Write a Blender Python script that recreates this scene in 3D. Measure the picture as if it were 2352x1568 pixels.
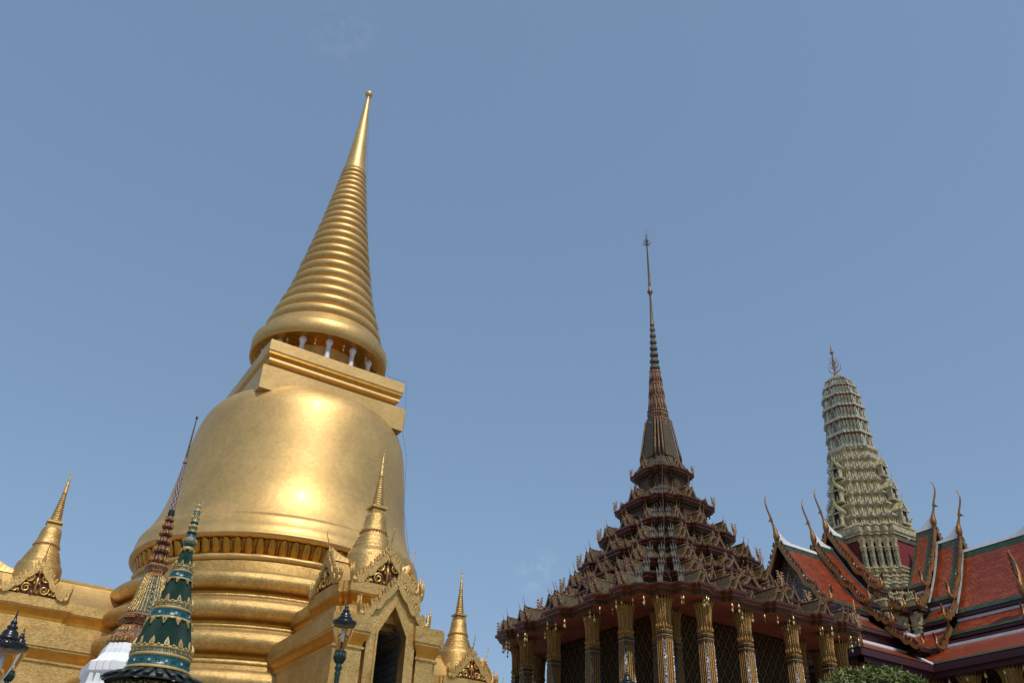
import bpy, math, random
from math import sin, cos, pi, radians as RAD, atan2, hypot
from mathutils import Vector, Matrix
random.seed(7)
for o in list(bpy.data.objects): bpy.data.objects.remove(o)
sc = bpy.context.scene
COL = sc.collection

# ------------------------------------------------------------------ camera
CAMP = Vector((0, 0, 1.6))
_h, _p, _r = RAD(58.383), RAD(33.376), RAD(2.457)
_fw = Vector((cos(_h)*cos(_p), sin(_h)*cos(_p), sin(_p)))
_rt = Vector((sin(_h), -cos(_h), 0)); _up = _rt.cross(_fw)
_rt2 = _rt*cos(_r) + _up*sin(_r); _up2 = -_rt*sin(_r) + _up*cos(_r)
cd = bpy.data.cameras.new('camera'); co = bpy.data.objects.new('camera', cd); COL.objects.link(co)
M = Matrix((_rt2, _up2, -_fw)).transposed().to_4x4(); M.translation = CAMP
co.matrix_world = M
cd.sensor_width = 36; cd.lens = 1985/2352*36; cd.clip_start = .1; cd.clip_end = 6000
sc.camera = co

# ------------------------------------------------------------------ light
SUN_AZ, SUN_EL = RAD(-98), RAD(56)
w = bpy.data.worlds.new('World'); sc.world = w; w.use_nodes = True
wn = w.node_tree.nodes; wl = w.node_tree.links
bg = wn['Background']; sky = wn.new('ShaderNodeTexSky'); sky.sky_type = 'NISHITA'
sky.sun_disc = False; sky.sun_elevation = SUN_EL; sky.sun_rotation = pi/2 - SUN_AZ
sky.air_density = 1.0; sky.dust_density = 1.3; sky.ozone_density = 1.2; sky.altitude = 0
# two thin wisps of cloud
geo = wn.new('ShaderNodeTexCoord'); nz = wn.new('ShaderNodeTexNoise'); nz.inputs['Scale'].default_value = 60; nz.inputs['Detail'].default_value = 6
wl.new(geo.outputs['Generated'], nz.inputs['Vector'])
def wisp(az, el, size):
    v = wn.new('ShaderNodeVectorMath'); v.operation = 'DISTANCE'
    wl.new(geo.outputs['Generated'], v.inputs[0]); v.inputs[1].default_value = (cos(el)*cos(az), cos(el)*sin(az), sin(el))
    m = wn.new('ShaderNodeMapRange'); wl.new(v.outputs['Value'], m.inputs[0]); m.inputs[1].default_value = 0; m.inputs[2].default_value = size; m.inputs[3].default_value = 1; m.inputs[4].default_value = 0
    m.interpolation_type = 'SMOOTHSTEP'
    return m
def pix(x, y):
    d = _fw + _rt2*((x-1176)/1985) - _up2*((y-784)/1985); d.normalize(); return atan2(d.y, d.x), math.asin(d.z)
a1, e1 = pix(1230, 1312); a2, e2 = pix(790, 75)
w1 = wisp(a1, e1, .034); w2 = wisp(a2, e2, .05)
ad = wn.new('ShaderNodeMath'); ad.operation = 'MULTIPLY_ADD'; wl.new(w2.outputs[0], ad.inputs[0]); ad.inputs[1].default_value = .25; wl.new(w1.outputs[0], ad.inputs[2])
nr = wn.new('ShaderNodeMapRange'); wl.new(nz.outputs['Fac'], nr.inputs[0]); nr.inputs[1].default_value = .46; nr.inputs[2].default_value = .66
mu = wn.new('ShaderNodeMath'); mu.operation = 'MULTIPLY'; wl.new(ad.outputs[0], mu.inputs[0]); wl.new(nr.outputs[0], mu.inputs[1])
mu2 = wn.new('ShaderNodeMath'); mu2.operation = 'MULTIPLY'; wl.new(mu.outputs[0], mu2.inputs[0]); mu2.inputs[1].default_value = .3
mx = wn.new('ShaderNodeMixRGB'); wl.new(mu2.outputs[0], mx.inputs[0]); wl.new(sky.outputs[0], mx.inputs[1]); mx.inputs[2].default_value = (6.0, 6.2, 6.6, 1)
gm = wn.new('ShaderNodeGamma'); gm.inputs[1].default_value = .5; wl.new(mx.outputs[0], gm.inputs[0])
tn = wn.new('ShaderNodeMixRGB'); tn.blend_type = 'MULTIPLY'; tn.inputs[0].default_value = 1; wl.new(gm.outputs[0], tn.inputs[1]); tn.inputs[2].default_value = (.99, 1.235, 1.48, 1)
wl.new(tn.outputs[0], bg.inputs[0]); bg.inputs[1].default_value = .145
sl = bpy.data.lights.new('sun', 'SUN'); sl.energy = 2.2; sl.angle = RAD(.5); sl.color = (1, .95, .86)
so = bpy.data.objects.new('sun', sl); COL.objects.link(so)
sdir = Vector((cos(SUN_EL)*cos(SUN_AZ), cos(SUN_EL)*sin(SUN_AZ), sin(SUN_EL)))
so.rotation_euler = sdir.to_track_quat('Z', 'Y').to_euler()
sc.view_settings.view_transform = 'Standard'; sc.view_settings.look = 'None'; sc.view_settings.gamma = 1; sc.view_settings.exposure = .38
sc.cycles.max_bounces = 8

# ------------------------------------------------------------------ materials
MATS = {}
def mat(name, c1, c2=None, rough=.6, metal=0, nscale=3, bump=0, bscale=30, spec=.5, detail=4, kind='noise', lo=.35, hi=.65, glint=0, rv=0, coat=0, cells=0, cs=20):
    if name in MATS: return MATS[name]
    m = bpy.data.materials.new(name); m.use_nodes = True; N = m.node_tree.nodes; L = m.node_tree.links
    b = N['Principled BSDF']; b.inputs['Roughness'].default_value = rough; b.inputs['Metallic'].default_value = metal
    b.inputs['Specular IOR Level'].default_value = spec
    if coat: b.inputs['Coat Weight'].default_value = coat; b.inputs['Coat Roughness'].default_value = .15
    tc = N.new('ShaderNodeTexCoord')
    if c2 is None: b.inputs['Base Color'].default_value = (*c1, 1)
    else:
        if kind == 'noise':
            t = N.new('ShaderNodeTexNoise'); t.inputs['Detail'].default_value = detail; out = t.outputs['Fac']
        else:
            t = N.new('ShaderNodeTexVoronoi'); out = t.outputs['Color']
        t.inputs['Scale'].default_value = nscale; L.new(tc.outputs['Object'], t.inputs['Vector'])
        mr = N.new('ShaderNodeMapRange'); L.new(out, mr.inputs[0]); mr.inputs[1].default_value = lo; mr.inputs[2].default_value = hi
        mix = N.new('ShaderNodeMixRGB'); L.new(mr.outputs[0], mix.inputs[0]); mix.inputs[1].default_value = (*c1, 1); mix.inputs[2].default_value = (*c2, 1)
        L.new(mix.outputs[0], b.inputs['Base Color'])
        if cells:
            vc = N.new('ShaderNodeTexVoronoi'); vc.inputs['Scale'].default_value = cs; L.new(tc.outputs['Object'], vc.inputs['Vector'])
            sv = N.new('ShaderNodeSeparateXYZ'); L.new(vc.outputs['Color'], sv.inputs[0])
            mv = N.new('ShaderNodeMapRange'); L.new(sv.outputs[0], mv.inputs[0]); mv.inputs[3].default_value = 1-cells; mv.inputs[4].default_value = 1+cells*.6
            mx2 = N.new('ShaderNodeMixRGB'); mx2.blend_type = 'MULTIPLY'; mx2.inputs[0].default_value = 1; L.new(mix.outputs[0], mx2.inputs[1]); L.new(mv.outputs[0], mx2.inputs[2]); L.new(mx2.outputs[0], b.inputs['Base Color'])
        if rv:
            r2 = N.new('ShaderNodeMapRange'); L.new(mr.outputs[0], r2.inputs[0]); r2.inputs[3].default_value = rough-rv; r2.inputs[4].default_value = rough+rv
            L.new(r2.outputs[0], b.inputs['Roughness'])
    if bump:
        t2 = N.new('ShaderNodeTexVoronoi' if glint else 'ShaderNodeTexNoise'); t2.inputs['Scale'].default_value = bscale
        L.new(tc.outputs['Object'], t2.inputs['Vector'])
        bp = N.new('ShaderNodeBump'); bp.inputs['Strength'].default_value = bump; bp.inputs['Distance'].default_value = .03
        L.new(t2.outputs['Distance' if glint else 'Fac'], bp.inputs['Height']); L.new(bp.outputs[0], b.inputs['Normal'])
    MATS[name] = m; return m

GOLD = mat('gold_leaf', (.52, .325, .11), (.67, .435, .17), .50, .68, .45, .10, 5, rv=.05, detail=9, lo=.3, hi=.7, coat=.04, cells=.09, cs=7)
GOLD2 = mat('gold_mosaic', (.47, .29, .09), (.64, .41, .15), .40, .68, 1.4, .35, 38, glint=1, detail=9, lo=.3, hi=.7, cells=.22, cs=15)
GOLDD = mat('gold_recess', (.48, .22, .03), (.56, .28, .05), .33, .9, 4, .2, 30)  # deeper orange: bounced light of coves and undersides put into the colour
CARVE = mat('gilded_carving', (.50, .28, .07), (.72, .45, .14), .32, .85, 9, .5, 25)
CRED = mat('carving_ground', (.10, .02, .02), (.22, .09, .03), .5, .3, 12)
WHITE = mat('white_plaster', (.78, .78, .80), (.66, .66, .69), .6, 0, 2, .1, 20)
WCOL = mat('white_column', (.62, .62, .66), (.50, .50, .54), .5, 0, 3)
BRICKW = mat('pale_blocks', (.30, .28, .27), (.20, .19, .19), .8, 0, 2.5, .2, 8)
MBAR = mat('brown_mosaic', (.075, .034, .013), (.36, .20, .10), .34, .4, 22, .5, 60, glint=1, lo=.3, hi=.7)
MGOLD = mat('dull_gold_mosaic', (.17, .075, .016), (.56, .31, .08), .35, .35, 28, .6, 60, glint=1)
MRED = mat('eave_red', (.26, .038, .022), (.15, .028, .016), .4, .1, 9)
MDARK = mat('eave_dark', (.05, .03, .02), (.11, .055, .02), .5, .2, 14)
MSOF = mat('soffit_red', (.24, .05, .022), (.18, .036, .016), .8, 0, 2)
MTILE = mat('glazed_green_brown_tile', (.035, .033, .010), (.11, .062, .022), .5, .1, 9, .7, 12, glint=1, lo=.35, hi=.65)
MGREY = mat('glass_mosaic_silver', (.03, .025, .02), (.15, .125, .10), .35, .3, 30, .5, 60, glint=1)
MCOR = mat('cornice_brown_gilt', (.035,.014,.008), (.13,.06,.02), .4, .3, 18, .4, 50, glint=1)
BLUEM = mat('blue_glass', (.03, .04, .07), (.35, .40, .50), .2, .4, 26, .3, 60, glint=1, kind='voronoi', lo=.45, hi=.55)
DARKI = mat('dark_interior', (.012, .009, .008), None, .8)  # near-black infill: shade inside openings put into the colour
IRON = mat('dark_green_iron', (.007,.024,.018), (.012,.036,.026), .4, .1, 8)
IRONB = mat('black_iron', (.005,.006,.008), (.009,.011,.013), .28, 0, 8)
PLEAF = mat('leaf_gilt', (.62, .45, .18), None, .35, .8)

def tile_mat(name, c1, c2, sx=.16, sz=.13):
    m = bpy.data.materials.new(name); m.use_nodes = True; N = m.node_tree.nodes; L = m.node_tree.links
    b = N['Principled BSDF']; b.inputs['Roughness'].default_value = .28; b.inputs['Specular IOR Level'].default_value = .55
    uv = N.new('ShaderNodeUVMap')
    br = N.new('ShaderNodeTexBrick'); L.new(uv.outputs[0], br.inputs['Vector'])
    br.inputs['Scale'].default_value = 1; br.inputs['Brick Width'].default_value = sx; br.inputs['Row Height'].default_value = sz
    br.inputs['Mortar Size'].default_value = .016; br.inputs['Mortar Smooth'].default_value = .6
    br.inputs['Color1'].default_value = (*c1, 1); br.inputs['Color2'].default_value = (*c2, 1); br.inputs['Mortar'].default_value = (c1[0]*.22, c1[1]*.22, c1[2]*.22, 1)
    nt = N.new('ShaderNodeTexNoise'); nt.inputs['Scale'].default_value = 1.1; nt.inputs['Detail'].default_value = 5; L.new(uv.outputs[0], nt.inputs['Vector'])
    mr = N.new('ShaderNodeMapRange'); L.new(nt.outputs[0], mr.inputs[0]); mr.inputs[1].default_value = .3; mr.inputs[2].default_value = .7; mr.inputs[3].default_value = .72; mr.inputs[4].default_value = 1.2
    mm = N.new('ShaderNodeMixRGB'); mm.blend_type = 'MULTIPLY'; mm.inputs[0].default_value = 1; L.new(br.outputs[0], mm.inputs[1]); L.new(mr.outputs[0], mm.inputs[2])
    L.new(mm.outputs[0], b.inputs['Base Color'])
    bp = N.new('ShaderNodeBump'); bp.inputs['Strength'].default_value = .8; bp.inputs['Distance'].default_value = .03; bp.invert = True
    L.new(br.outputs['Fac'], bp.inputs['Height']); L.new(bp.outputs[0], b.inputs['Normal'])
    MATS[name] = m; return m
RTILE = tile_mat('orange_red_tile', (.21, .030, .009), (.31, .055, .015), .30, .22)
GTILE = tile_mat('green_tile', (.022, .055, .032), (.04, .08, .045), .30, .22)
LATT = None
def lattice_mat(name, base, line, fill, s=3.2):
    m = bpy.data.materials.new(name); m.use_nodes = True; N = m.node_tree.nodes; L = m.node_tree.links
    b = N['Principled BSDF']; b.inputs['Roughness'].default_value = .55
    uv = N.new('ShaderNodeUVMap'); sp = N.new('ShaderNodeSeparateXYZ'); L.new(uv.outputs[0], sp.inputs[0])
    def tri(sign):
        a = N.new('ShaderNodeMath'); a.operation = 'MULTIPLY'; L.new(sp.outputs[0], a.inputs[0]); a.inputs[1].default_value = sign*1.7
        c = N.new('ShaderNodeMath'); c.operation = 'ADD'; L.new(a.outputs[0], c.inputs[0]); L.new(sp.outputs[1], c.inputs[1])
        d = N.new('ShaderNodeMath'); d.operation = 'MULTIPLY'; L.new(c.outputs[0], d.inputs[0]); d.inputs[1].default_value = s*.5
        f = N.new('ShaderNodeMath'); f.operation = 'PINGPONG'; L.new(d.outputs[0], f.inputs[0]); f.inputs[1].default_value = .5
        return f
    t1, t2 = tri(1), tri(-1)
    mn = N.new('ShaderNodeMath'); mn.operation = 'MINIMUM'; L.new(t1.outputs[0], mn.inputs[0]); L.new(t2.outputs[0], mn.inputs[1])
    cr = N.new('ShaderNodeValToRGB'); L.new(mn.outputs[0], cr.inputs[0]); cr.color_ramp.interpolation = 'CONSTANT'
    e = cr.color_ramp.elements; b.inputs['Metallic'].default_value = 0; b.inputs['Specular IOR Level'].default_value = .08; e[0].position = 0; e[0].color = (*line, 1); e[1].position = .085; e[1].color = (*base, 1)
    x = e.new(.27); x.color = (*fill, 1)
    L.new(cr.outputs[0], b.inputs['Base Color'])
    MATS[name] = m; return m
WALLM = lattice_mat('lattice_gilt_wall', (.004, .009, .006), (.11, .05, .014), (.055, .026, .008), 2.2)
PWALL = lattice_mat('red_net_wall', (.17, .018, .022), (.26, .08, .07), (.18, .02, .024), 5.0)
PPIL = lattice_mat('cream_diamond_pilaster', (.34, .34, .21), (.05, .11, .075), (.27, .25, .15), 3.0)

# ------------------------------------------------------------------ mesh helpers
class MB:
    def __init__(s): s.v = []; s.f = []; s.m = []; s.sm = []; s.uv = {}
    def add(s, vs, fs, mi=0, smooth=False, T=None):
        b = len(s.v)
        for p in vs:
            p = Vector(p)
            s.v.append(T @ p if T else p)
        for f in fs: s.f.append([b+i for i in f]); s.m.append(mi); s.sm.append(smooth)
    def box(s, x0, x1, y0, y1, z0, z1, mi=0, T=None):
        s.add([(x0,y0,z0),(x1,y0,z0),(x1,y1,z0),(x0,y1,z0),(x0,y0,z1),(x1,y0,z1),(x1,y1,z1),(x0,y1,z1)],
              [(0,3,2,1),(4,5,6,7),(0,1,5,4),(1,2,6,5),(2,3,7,6),(3,0,4,7)], mi, False, T)
    def lathe(s, prof, n=32, mi=0, c=(0,0), smooth=True, T=None, mats=None, phase=0, flute=0, nf=0):
        vs = []; fs = []
        for r, z in prof:
            for i in range(n):
                a = 2*pi*i/n + phase; rr = r*(1+flute*(1 if i % 2 else -1)) if flute else r
                vs.append((c[0]+rr*cos(a), c[1]+rr*sin(a), z))
        b = len(s.v)
        s.add(vs, [], mi, smooth, T)
        for k in range(len(prof)-1):
            up = prof[k+1][1] >= prof[k][1] or (prof[k+1][1] == prof[k][1])
            for i in range(n):
                j = (i+1) % n
                f = [b+k*n+i, b+k*n+j, b+(k+1)*n+j, b+(k+1)*n+i]
                s.f.append(f); s.m.append(mats[k] if mats else mi); s.sm.append(smooth)
    def tube(s, pts, rad, n=8, mi=0, T=None, flat=1.0):
        pts = [Vector(p) for p in pts]; vs = []; fs = []
        prev = None
        for i, p in enumerate(pts):
            d = (pts[min(i+1, len(pts)-1)] - pts[max(i-1, 0)]).normalized()
            if prev is None:
                a = Vector((0,0,1)) if abs(d.z) < .9 else Vector((1,0,0)); x = d.cross(a).normalized()
            else: x = (prev - d*prev.dot(d)).normalized()
            prev = x; y = d.cross(x)
            r = rad[i] if isinstance(rad, (list, tuple)) else rad
            for k in range(n):
                t = 2*pi*k/n; vs.append(p + x*cos(t)*r + y*sin(t)*r*flat)
        for i in range(len(pts)-1):
            for k in range(n):
                k2 = (k+1) % n; fs.append((i*n+k, i*n+k2, (i+1)*n+k2, (i+1)*n+k))
        fs.append(tuple(range(n-1, -1, -1))); fs.append(tuple((len(pts)-1)*n+k for k in range(n)))
        s.add(vs, fs, mi, True, T)
    def stack(s, poly, lev, mats=None, mi=0, c=(0,0), cap=True, T=None, scale=False):
        """poly CCW, axis-aligned; lev list of (offset, z)"""
        n = len(poly); vs = []
        nrm = []
        for i in range(n):
            a = poly[i]; b = poly[(i+1) % n]; dx, dy = b[0]-a[0], b[1]-a[1]; l = hypot(dx, dy); nrm.append((dy/l, -dx/l))
        for off, z in lev:
            for i, p in enumerate(poly):
                if scale: q = (p[0]*off, p[1]*off)
                else:
                    n1 = nrm[i-1]; n2 = nrm[i]; q = (p[0]+off*(n1[0]+n2[0]), p[1]+off*(n1[1]+n2[1]))
                vs.append((c[0]+q[0], c[1]+q[1], z))
        b = len(s.v); s.add(vs, [], mi, False, T)
        for k in range(len(lev)-1):
            for i in range(n):
                j = (i+1) % n; s.f.append([b+k*n+i, b+k*n+j, b+(k+1)*n+j, b+(k+1)*n+i]); s.m.append(mats[k] if mats else mi); s.sm.append(False)
        if cap:
            s.f.append([b+(len(lev)-1)*n+i for i in range(n)]); s.m.append(mats[-1] if mats else mi); s.sm.append(False)
    def extr(s, poly, t0, t1, mi=0, T=None, plane='xz'):
        """2D polygon (x,z) extruded along y from t0 to t1"""
        n = len(poly)
        vs = [(p[0], t0, p[1]) for p in poly] + [(p[0], t1, p[1]) for p in poly]
        fs = [tuple(range(n)), tuple(range(2*n-1, n-1, -1))] + [(i, i+n, (i+1) % n+n, (i+1) % n) for i in range(n)]
        s.add(vs, fs, mi, False, T)
    def build(s, name, mats, parent=None, uvscale=None):
        me = bpy.data.meshes.new(name); me.from_pydata([tuple(v) for v in s.v], [], s.f)
        if not isinstance(mats, (list, tuple)): mats = [mats]
        for m in mats: me.materials.append(m)
        me.polygons.foreach_set('material_index', [min(i, len(mats)-1) for i in s.m]); me.polygons.foreach_set('use_smooth', s.sm)
        if uvscale:
            ul = me.uv_layers.new(name='UVMap')
            for p in me.polygons:
                nn = p.normal
                h = Vector((-nn.y, nn.x, 0))
                h = h.normalized() if h.length > 1e-4 else Vector((1,0,0))
                v = nn.cross(h)
                for li in p.loop_indices:
                    q = me.vertices[me.loops[li].vertex_index].co; ul.data[li].uv = (q.dot(h)*uvscale, q.dot(v)*uvscale)
        me.update(); o = bpy.data.objects.new(name, me); COL.objects.link(o)
        if parent: o.parent = parent
        return o
def tag(o, label=None, cat=None, group=None, kind=None):
    if label: o['label'] = label
    if cat: o['category'] = cat
    if group: o['group'] = group
    if kind: o['kind'] = kind
    return o
def empty(name, loc=(0,0,0), rz=0):
    o = bpy.data.objects.new(name, None); o.location = loc; o.rotation_euler = (0,0,rz); o.empty_display_size = .3; COL.objects.link(o); return o
def inst(o, parent, loc, rz=0, s=(1,1,1), name=None):
    c = o.copy(); COL.objects.link(c); c.parent = parent; c.location = loc; c.rotation_euler = (0,0,rz)
    c.scale = s if isinstance(s, tuple) else (s,s,s); return c
class Once:
    """first placement uses the source object itself, later ones copies"""
    def __init__(s, o): s.o = o; s.used = False
    def put(s, parent, loc, rz=0, sc_=(1,1,1)):
        if not s.used:
            s.used = True; o = s.o
        else:
            o = s.o.copy(); COL.objects.link(o)
        o.parent = parent; o.location = loc; o.rotation_euler = (0,0,rz); o.scale = sc_ if isinstance(sc_, tuple) else (sc_,)*3
        return o
def rect(x0, x1, y0, y1): return [(x0,y0),(x1,y0),(x1,y1),(x0,y1)]
def RZ(a, loc=(0,0,0)): return Matrix.Translation(loc) @ Matrix.Rotation(a, 4, 'Z')

# ------------------------------------------------------------------ setting
mb = MB(); mb.add([(-3000,-3000,0),(3000,-3000,0),(3000,3000,0),(-3000,3000,0)], [(0,1,2,3)])
PAVE = mat('pale_paving', (.27, .24, .20), (.21, .185, .155), .7, 0, .4)
tag(mb.build('ground', PAVE), kind='structure')
mb = MB(); mb.stack(rect(-12, 84, 9.5, 62), [(0,.004),(0,2.25),(.12,2.3),(.12,2.4)]); tag(mb.build('terrace', mat('terrace_marble', (.40,.36,.30), (.33,.295,.245), .6, 0, .6)), kind='structure')
TZ = 2.4

# ------------------------------------------------------------------ gable dressing
def interp(t, tab):
    for (a, b), (c, d) in zip(tab, tab[1:]):
        if t <= c: return b + (d-b)*(t-a)/(c-a)
    return tab[-1][1]
def barge_path(w, h, wav=.05, n=40, sag=.10):
    """right half of a Thai bargeboard: centre line from apex (0,h) to (w,0)"""
    pts = []
    for i in range(n+1):
        t = i/n
        x = w*t; z = h*(1-t) - h*sag*sin(pi*t)
        # the two steps of the serpent body
        bump = 0
        for c0, a in ((.50, 1.0), (.78, .9)):
            u = (t-c0)/.075
            bump += a*u*math.exp(-u*u/2)*1.2
        z -= bump*wav*h; pts.append((x, z))
    return pts
def barge(mb, w, h, th=.1, wid=.14, side=1, y=0, fin=.16, nfin=16, mi=0, mif=0, T=None, hook=.5, n=40, wav=.05, sag=.10):
    P = barge_path(w, h, wav, n, sag); n = len(P)-1
    up = []; lo = []
    for i, (x, z) in enumerate(P):
        a = P[min(i+1, n)]; b = P[max(i-1, 0)]; dx, dz = a[0]-b[0], a[1]-b[1]; l = hypot(dx, dz); nx, nz = -dz/l, dx/l
        if nz < 0: nx, nz = -nx, -nz
        up.append((x+nx*wid*.35, z+nz*wid*.35)); lo.append((x-nx*wid*.65, z-nz*wid*.65))
    S = lambda p: (p[0]*side, p[1])
    for i in range(n):
        mb.extr([S(up[i]), S(up[i+1]), S(lo[i+1]), S(lo[i])][::side], y-th/2, y+th/2, mi, T)
    # blades
    for k in range(nfin):
        t = (k+.4)/nfin*.96; i = int(t*n); x, z = up[i]
        a = P[min(i+1, n)]; b = P[max(i-1, 0)]; dx, dz = w/n, -h/n; l = hypot(dx, dz); dx/=l; dz/=l
        g = w/nfin*.95
        q = [(x, z), (x+dx*g, z+dz*g), (x+dx*g*.9+fin*.35, z+dz*g*.9+fin*.9), (x+dx*g*.2+fin*.3, z+dz*g*.2+fin*.95)]
        mb.extr([S(p) for p in q][::side], y-th*.3, y+th*.3, mif, T)
    # upturned serpent head at the foot
    if side > 0: mb.extr([(-wid*.7,h-wid*.1),(0,h-wid*.95),(wid*.7,h-wid*.1),(0,h+wid*.5)], y-th*.55, y+th*.55, mi, T)
    if hook:
        hk = [(w-.02*hook, -.02*hook), (w+.20*hook, -.12*hook), (w+.40*hook, .02*hook), (w+.46*hook, .32*hook), (w+.36*hook, .62*hook), (w+.42*hook, .95*hook), (w+.60*hook, 1.25*hook)]
        pts = [(p[0]*side, y, p[1]) for p in hk]
        mb.tube(pts, [wid*.5, wid*.62, wid*.58, wid*.42, wid*.34, wid*.22, wid*.04], 6, mi, T)
        for j in range(4):
            b0 = (w+.44*hook, .35*hook+.16*hook*j)
            q = [b0, (b0[0]-.02*hook, b0[1]+.18*hook), (b0[0]+.24*hook, b0[1]+.34*hook)]
            mb.extr([S(p) for p in q][::side], y-th*.3, y+th*.3, mif, T)
        b0 = (w+.10*hook, -.05*hook)
        q = [(w-.02*hook, -.1*hook), (w+.14*hook, -.12*hook), (w+.12*hook, -.42*hook)]
        mb.extr([S(p) for p in q][::side], y-th*.4, y+th*.4, mi, T)
def chofa(mb, s, T=None, mi=0, lean=-1):
    """roof horn: bulb, neck with beak, curved tip. leans along -y (outwards)"""
    pts = [(0,0,-.05),(0,0,.10),(0,lean*.02,.28),(0,lean*.07,.46),(0,lean*.13,.60),(0,lean*.16,.72),(0,lean*.20,.86),(0,lean*.30,1.08),(0,lean*.37,1.30),(0,lean*.36,1.52),(0,lean*.27,1.68)]
    rad = [.07,.12,.09,.05,.034,.055,.036,.034,.03,.02,.006]
    mb.tube([(p[0]*s, p[1]*s, p[2]*s) for p in pts], [r*s for r in rad], 8, mi, T)
    mb.add([(0,lean*.16*s,.66*s),(0.02*s,lean*.34*s,.62*s),(0,lean*.2*s,.78*s),(-.02*s,lean*.34*s,.62*s)], [(0,1,2),(0,2,3),(0,3,1)], mi, False, T)
def spiral(mb, c, r, turns, hand, y, mi=0, T=None, tw=.042):
    pts = []; n = int(14*turns)
    for i in range(n+1):
        t = i/n; a = hand*(2*pi*turns*t) + .6; rr = r*(1-.85*t)
        pts.append((c[0]+rr*cos(a), y-.03*sin(pi*t), c[1]+rr*sin(a)))
    mb.tube(pts, [tw*(1-.4*i/n) for i in range(n+1)], 5, mi, T)
def roof_slope(mb, prof, y0, y1, side, edge=.35, T=None, mis=(0,1), gb=(.1,.1), ys=None):
    """prof: list (x,z) ridge to eave; strips green at border, red inside"""
    m = len(prof)-1
    L = [0]
    for a, b in zip(prof, prof[1:]): L.append(L[-1]+hypot(b[0]-a[0], b[1]-a[1]))
    tot = L[-1]
    def at(s_):
        for i in range(m):
            if s_ <= L[i+1]+1e-9:
                t = (s_-L[i])/(L[i+1]-L[i]); return (prof[i][0]+t*(prof[i+1][0]-prof[i][0]), prof[i][1]+t*(prof[i+1][1]-prof[i][1]))
        return prof[-1]
    br = sorted(set([0, gb[0], tot-gb[1], tot] + [l for l in L]))
    yy = [y0, y0+edge, y1-edge, y1] if ys is None else ys
    for a, b in zip(br, br[1:]):
        p, q = at(a), at(b); mid = (a+b)/2
        for k, (ya, yb) in enumerate(zip(yy, yy[1:])):
            g = mid < gb[0] or mid > tot-gb[1] or (k in (0, len(yy)-2) and edge > 0)
            vs = [(p[0]*side, ya, p[1]), (q[0]*side, ya, q[1]), (q[0]*side, yb, q[1]), (p[0]*side, yb, p[1])]
            mb.add(vs, [(0,1,2,3) if side > 0 else (3,2,1,0)], mis[1] if g else mis[0], False, T)
def concave(w0, z0, w1, z1, n=8, sag=.12):
    P = []
    for i in range(n+1):
        t = i/n; P.append((w0+(w1-w0)*t, z0+(z1-z0)*t - sag*(z0-z1)*sin(pi*t)*(1-.4*t)))
    return P

# ================================================================== GOLDEN CHEDI
CX, CY = 11.02, 36.0
ch = tag(empty('golden_chedi', (CX, CY, TZ)), 'huge gilded bell shaped chedi with ringed conical spire and gabled porches', 'chedi')
def chp(mb, name, mats, parent=ch, **k):
    o = mb.build(name, mats, parent, **k)
    if parent is ch: o.location = (0,0,-TZ)
    return o
# finial + smooth cone
mb = MB(); mb.lathe([(0,43.66),(.12,43.62),(.2,43.5),(.23,43.38),(.2,43.25),(.12,43.16),(.09,43.1)][::-1], 24); chp(mb, 'finial_ball', GOLD)
mb = MB(); mb.lathe([(.60,36.55),(.66,36.65),(.66,36.8),(.61,36.9),(.60,37.0),(.44,38.6),(.30,40.2),(.2,41.8),(.12,42.8),(.09,43.0),(.12,43.06),(.09,43.12)], 40); chp(mb, 'spire_tip', GOLD)
# ring spire
NR = 22; r_of = lambda z: interp(z, [(24.5,3.02),(26.2,2.5),(27.6,2.12),(29.5,1.74),(31.5,1.36),(33.5,1.06),(35.5,.78),(37.6,.5)])
zz = 24.9; prof = []; wts = [r_of(24.9+(36.6-24.9)*i/NR)**.55 for i in range(NR)]; tot = sum(wts)
z = 24.9
for i in range(NR):
    dz = (36.6-24.9)*wts[i]/tot; jit = random.uniform(.985,1.015); r0 = r_of(z+dz*.5)*jit; b = dz*.40*random.uniform(.92,1.05)
    prof += [(r0-b*.75, z), (r0-b*.75, z+dz*.10)]
    for a in (-85,-55,-25,0,25,55,85): prof.append((r0-b*.6+b*cos(RAD(a)), z+dz*.55+dz*.42*sin(RAD(a))))
    z += dz
prof.append((.60, 36.6))
mb = MB(); mb.lathe(prof, 96); chp(mb, 'ring_spire', GOLD)
# canopy
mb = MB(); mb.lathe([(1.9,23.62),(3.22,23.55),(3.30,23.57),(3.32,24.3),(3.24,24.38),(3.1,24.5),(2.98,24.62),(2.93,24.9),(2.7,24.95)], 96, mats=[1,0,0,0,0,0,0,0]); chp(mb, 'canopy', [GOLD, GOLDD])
mb = MB(); mb.lathe([(2.0,22.2),(1.95,22.35),(1.85,22.5),(1.85,23.3),(1.95,23.5),(2.0,23.65)], 64); chp(mb, 'drum', GOLD)
mb = MB(); mb.lathe([(.17,22.25),(.17,22.45),(.12,22.55),(.105,23.15),(.13,23.3),(.17,23.36),(.18,23.48),(.14,23.53),(.14,23.62)], 14); colm = Once(mb.build('column', WCOL))
mb = MB(); mb.tube([(0,0,0),(0,0,-.18)], .008, 4); mb.lathe([(.015,-.16),(.04,-.18),(.05,-.26),(.07,-.31),(.0,-.31)], 10)
mb.tube([(0,0,-.31),(0,0,-.36)], .006, 4); mb.extr([(0,-.36),(.045,-.42),(.035,-.47),(0,-.53),(-.035,-.47),(-.045,-.42)], -.004, .004)
bellm = mb.build('wind_bell', GOLD2); bell1 = Once(bellm)
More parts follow.
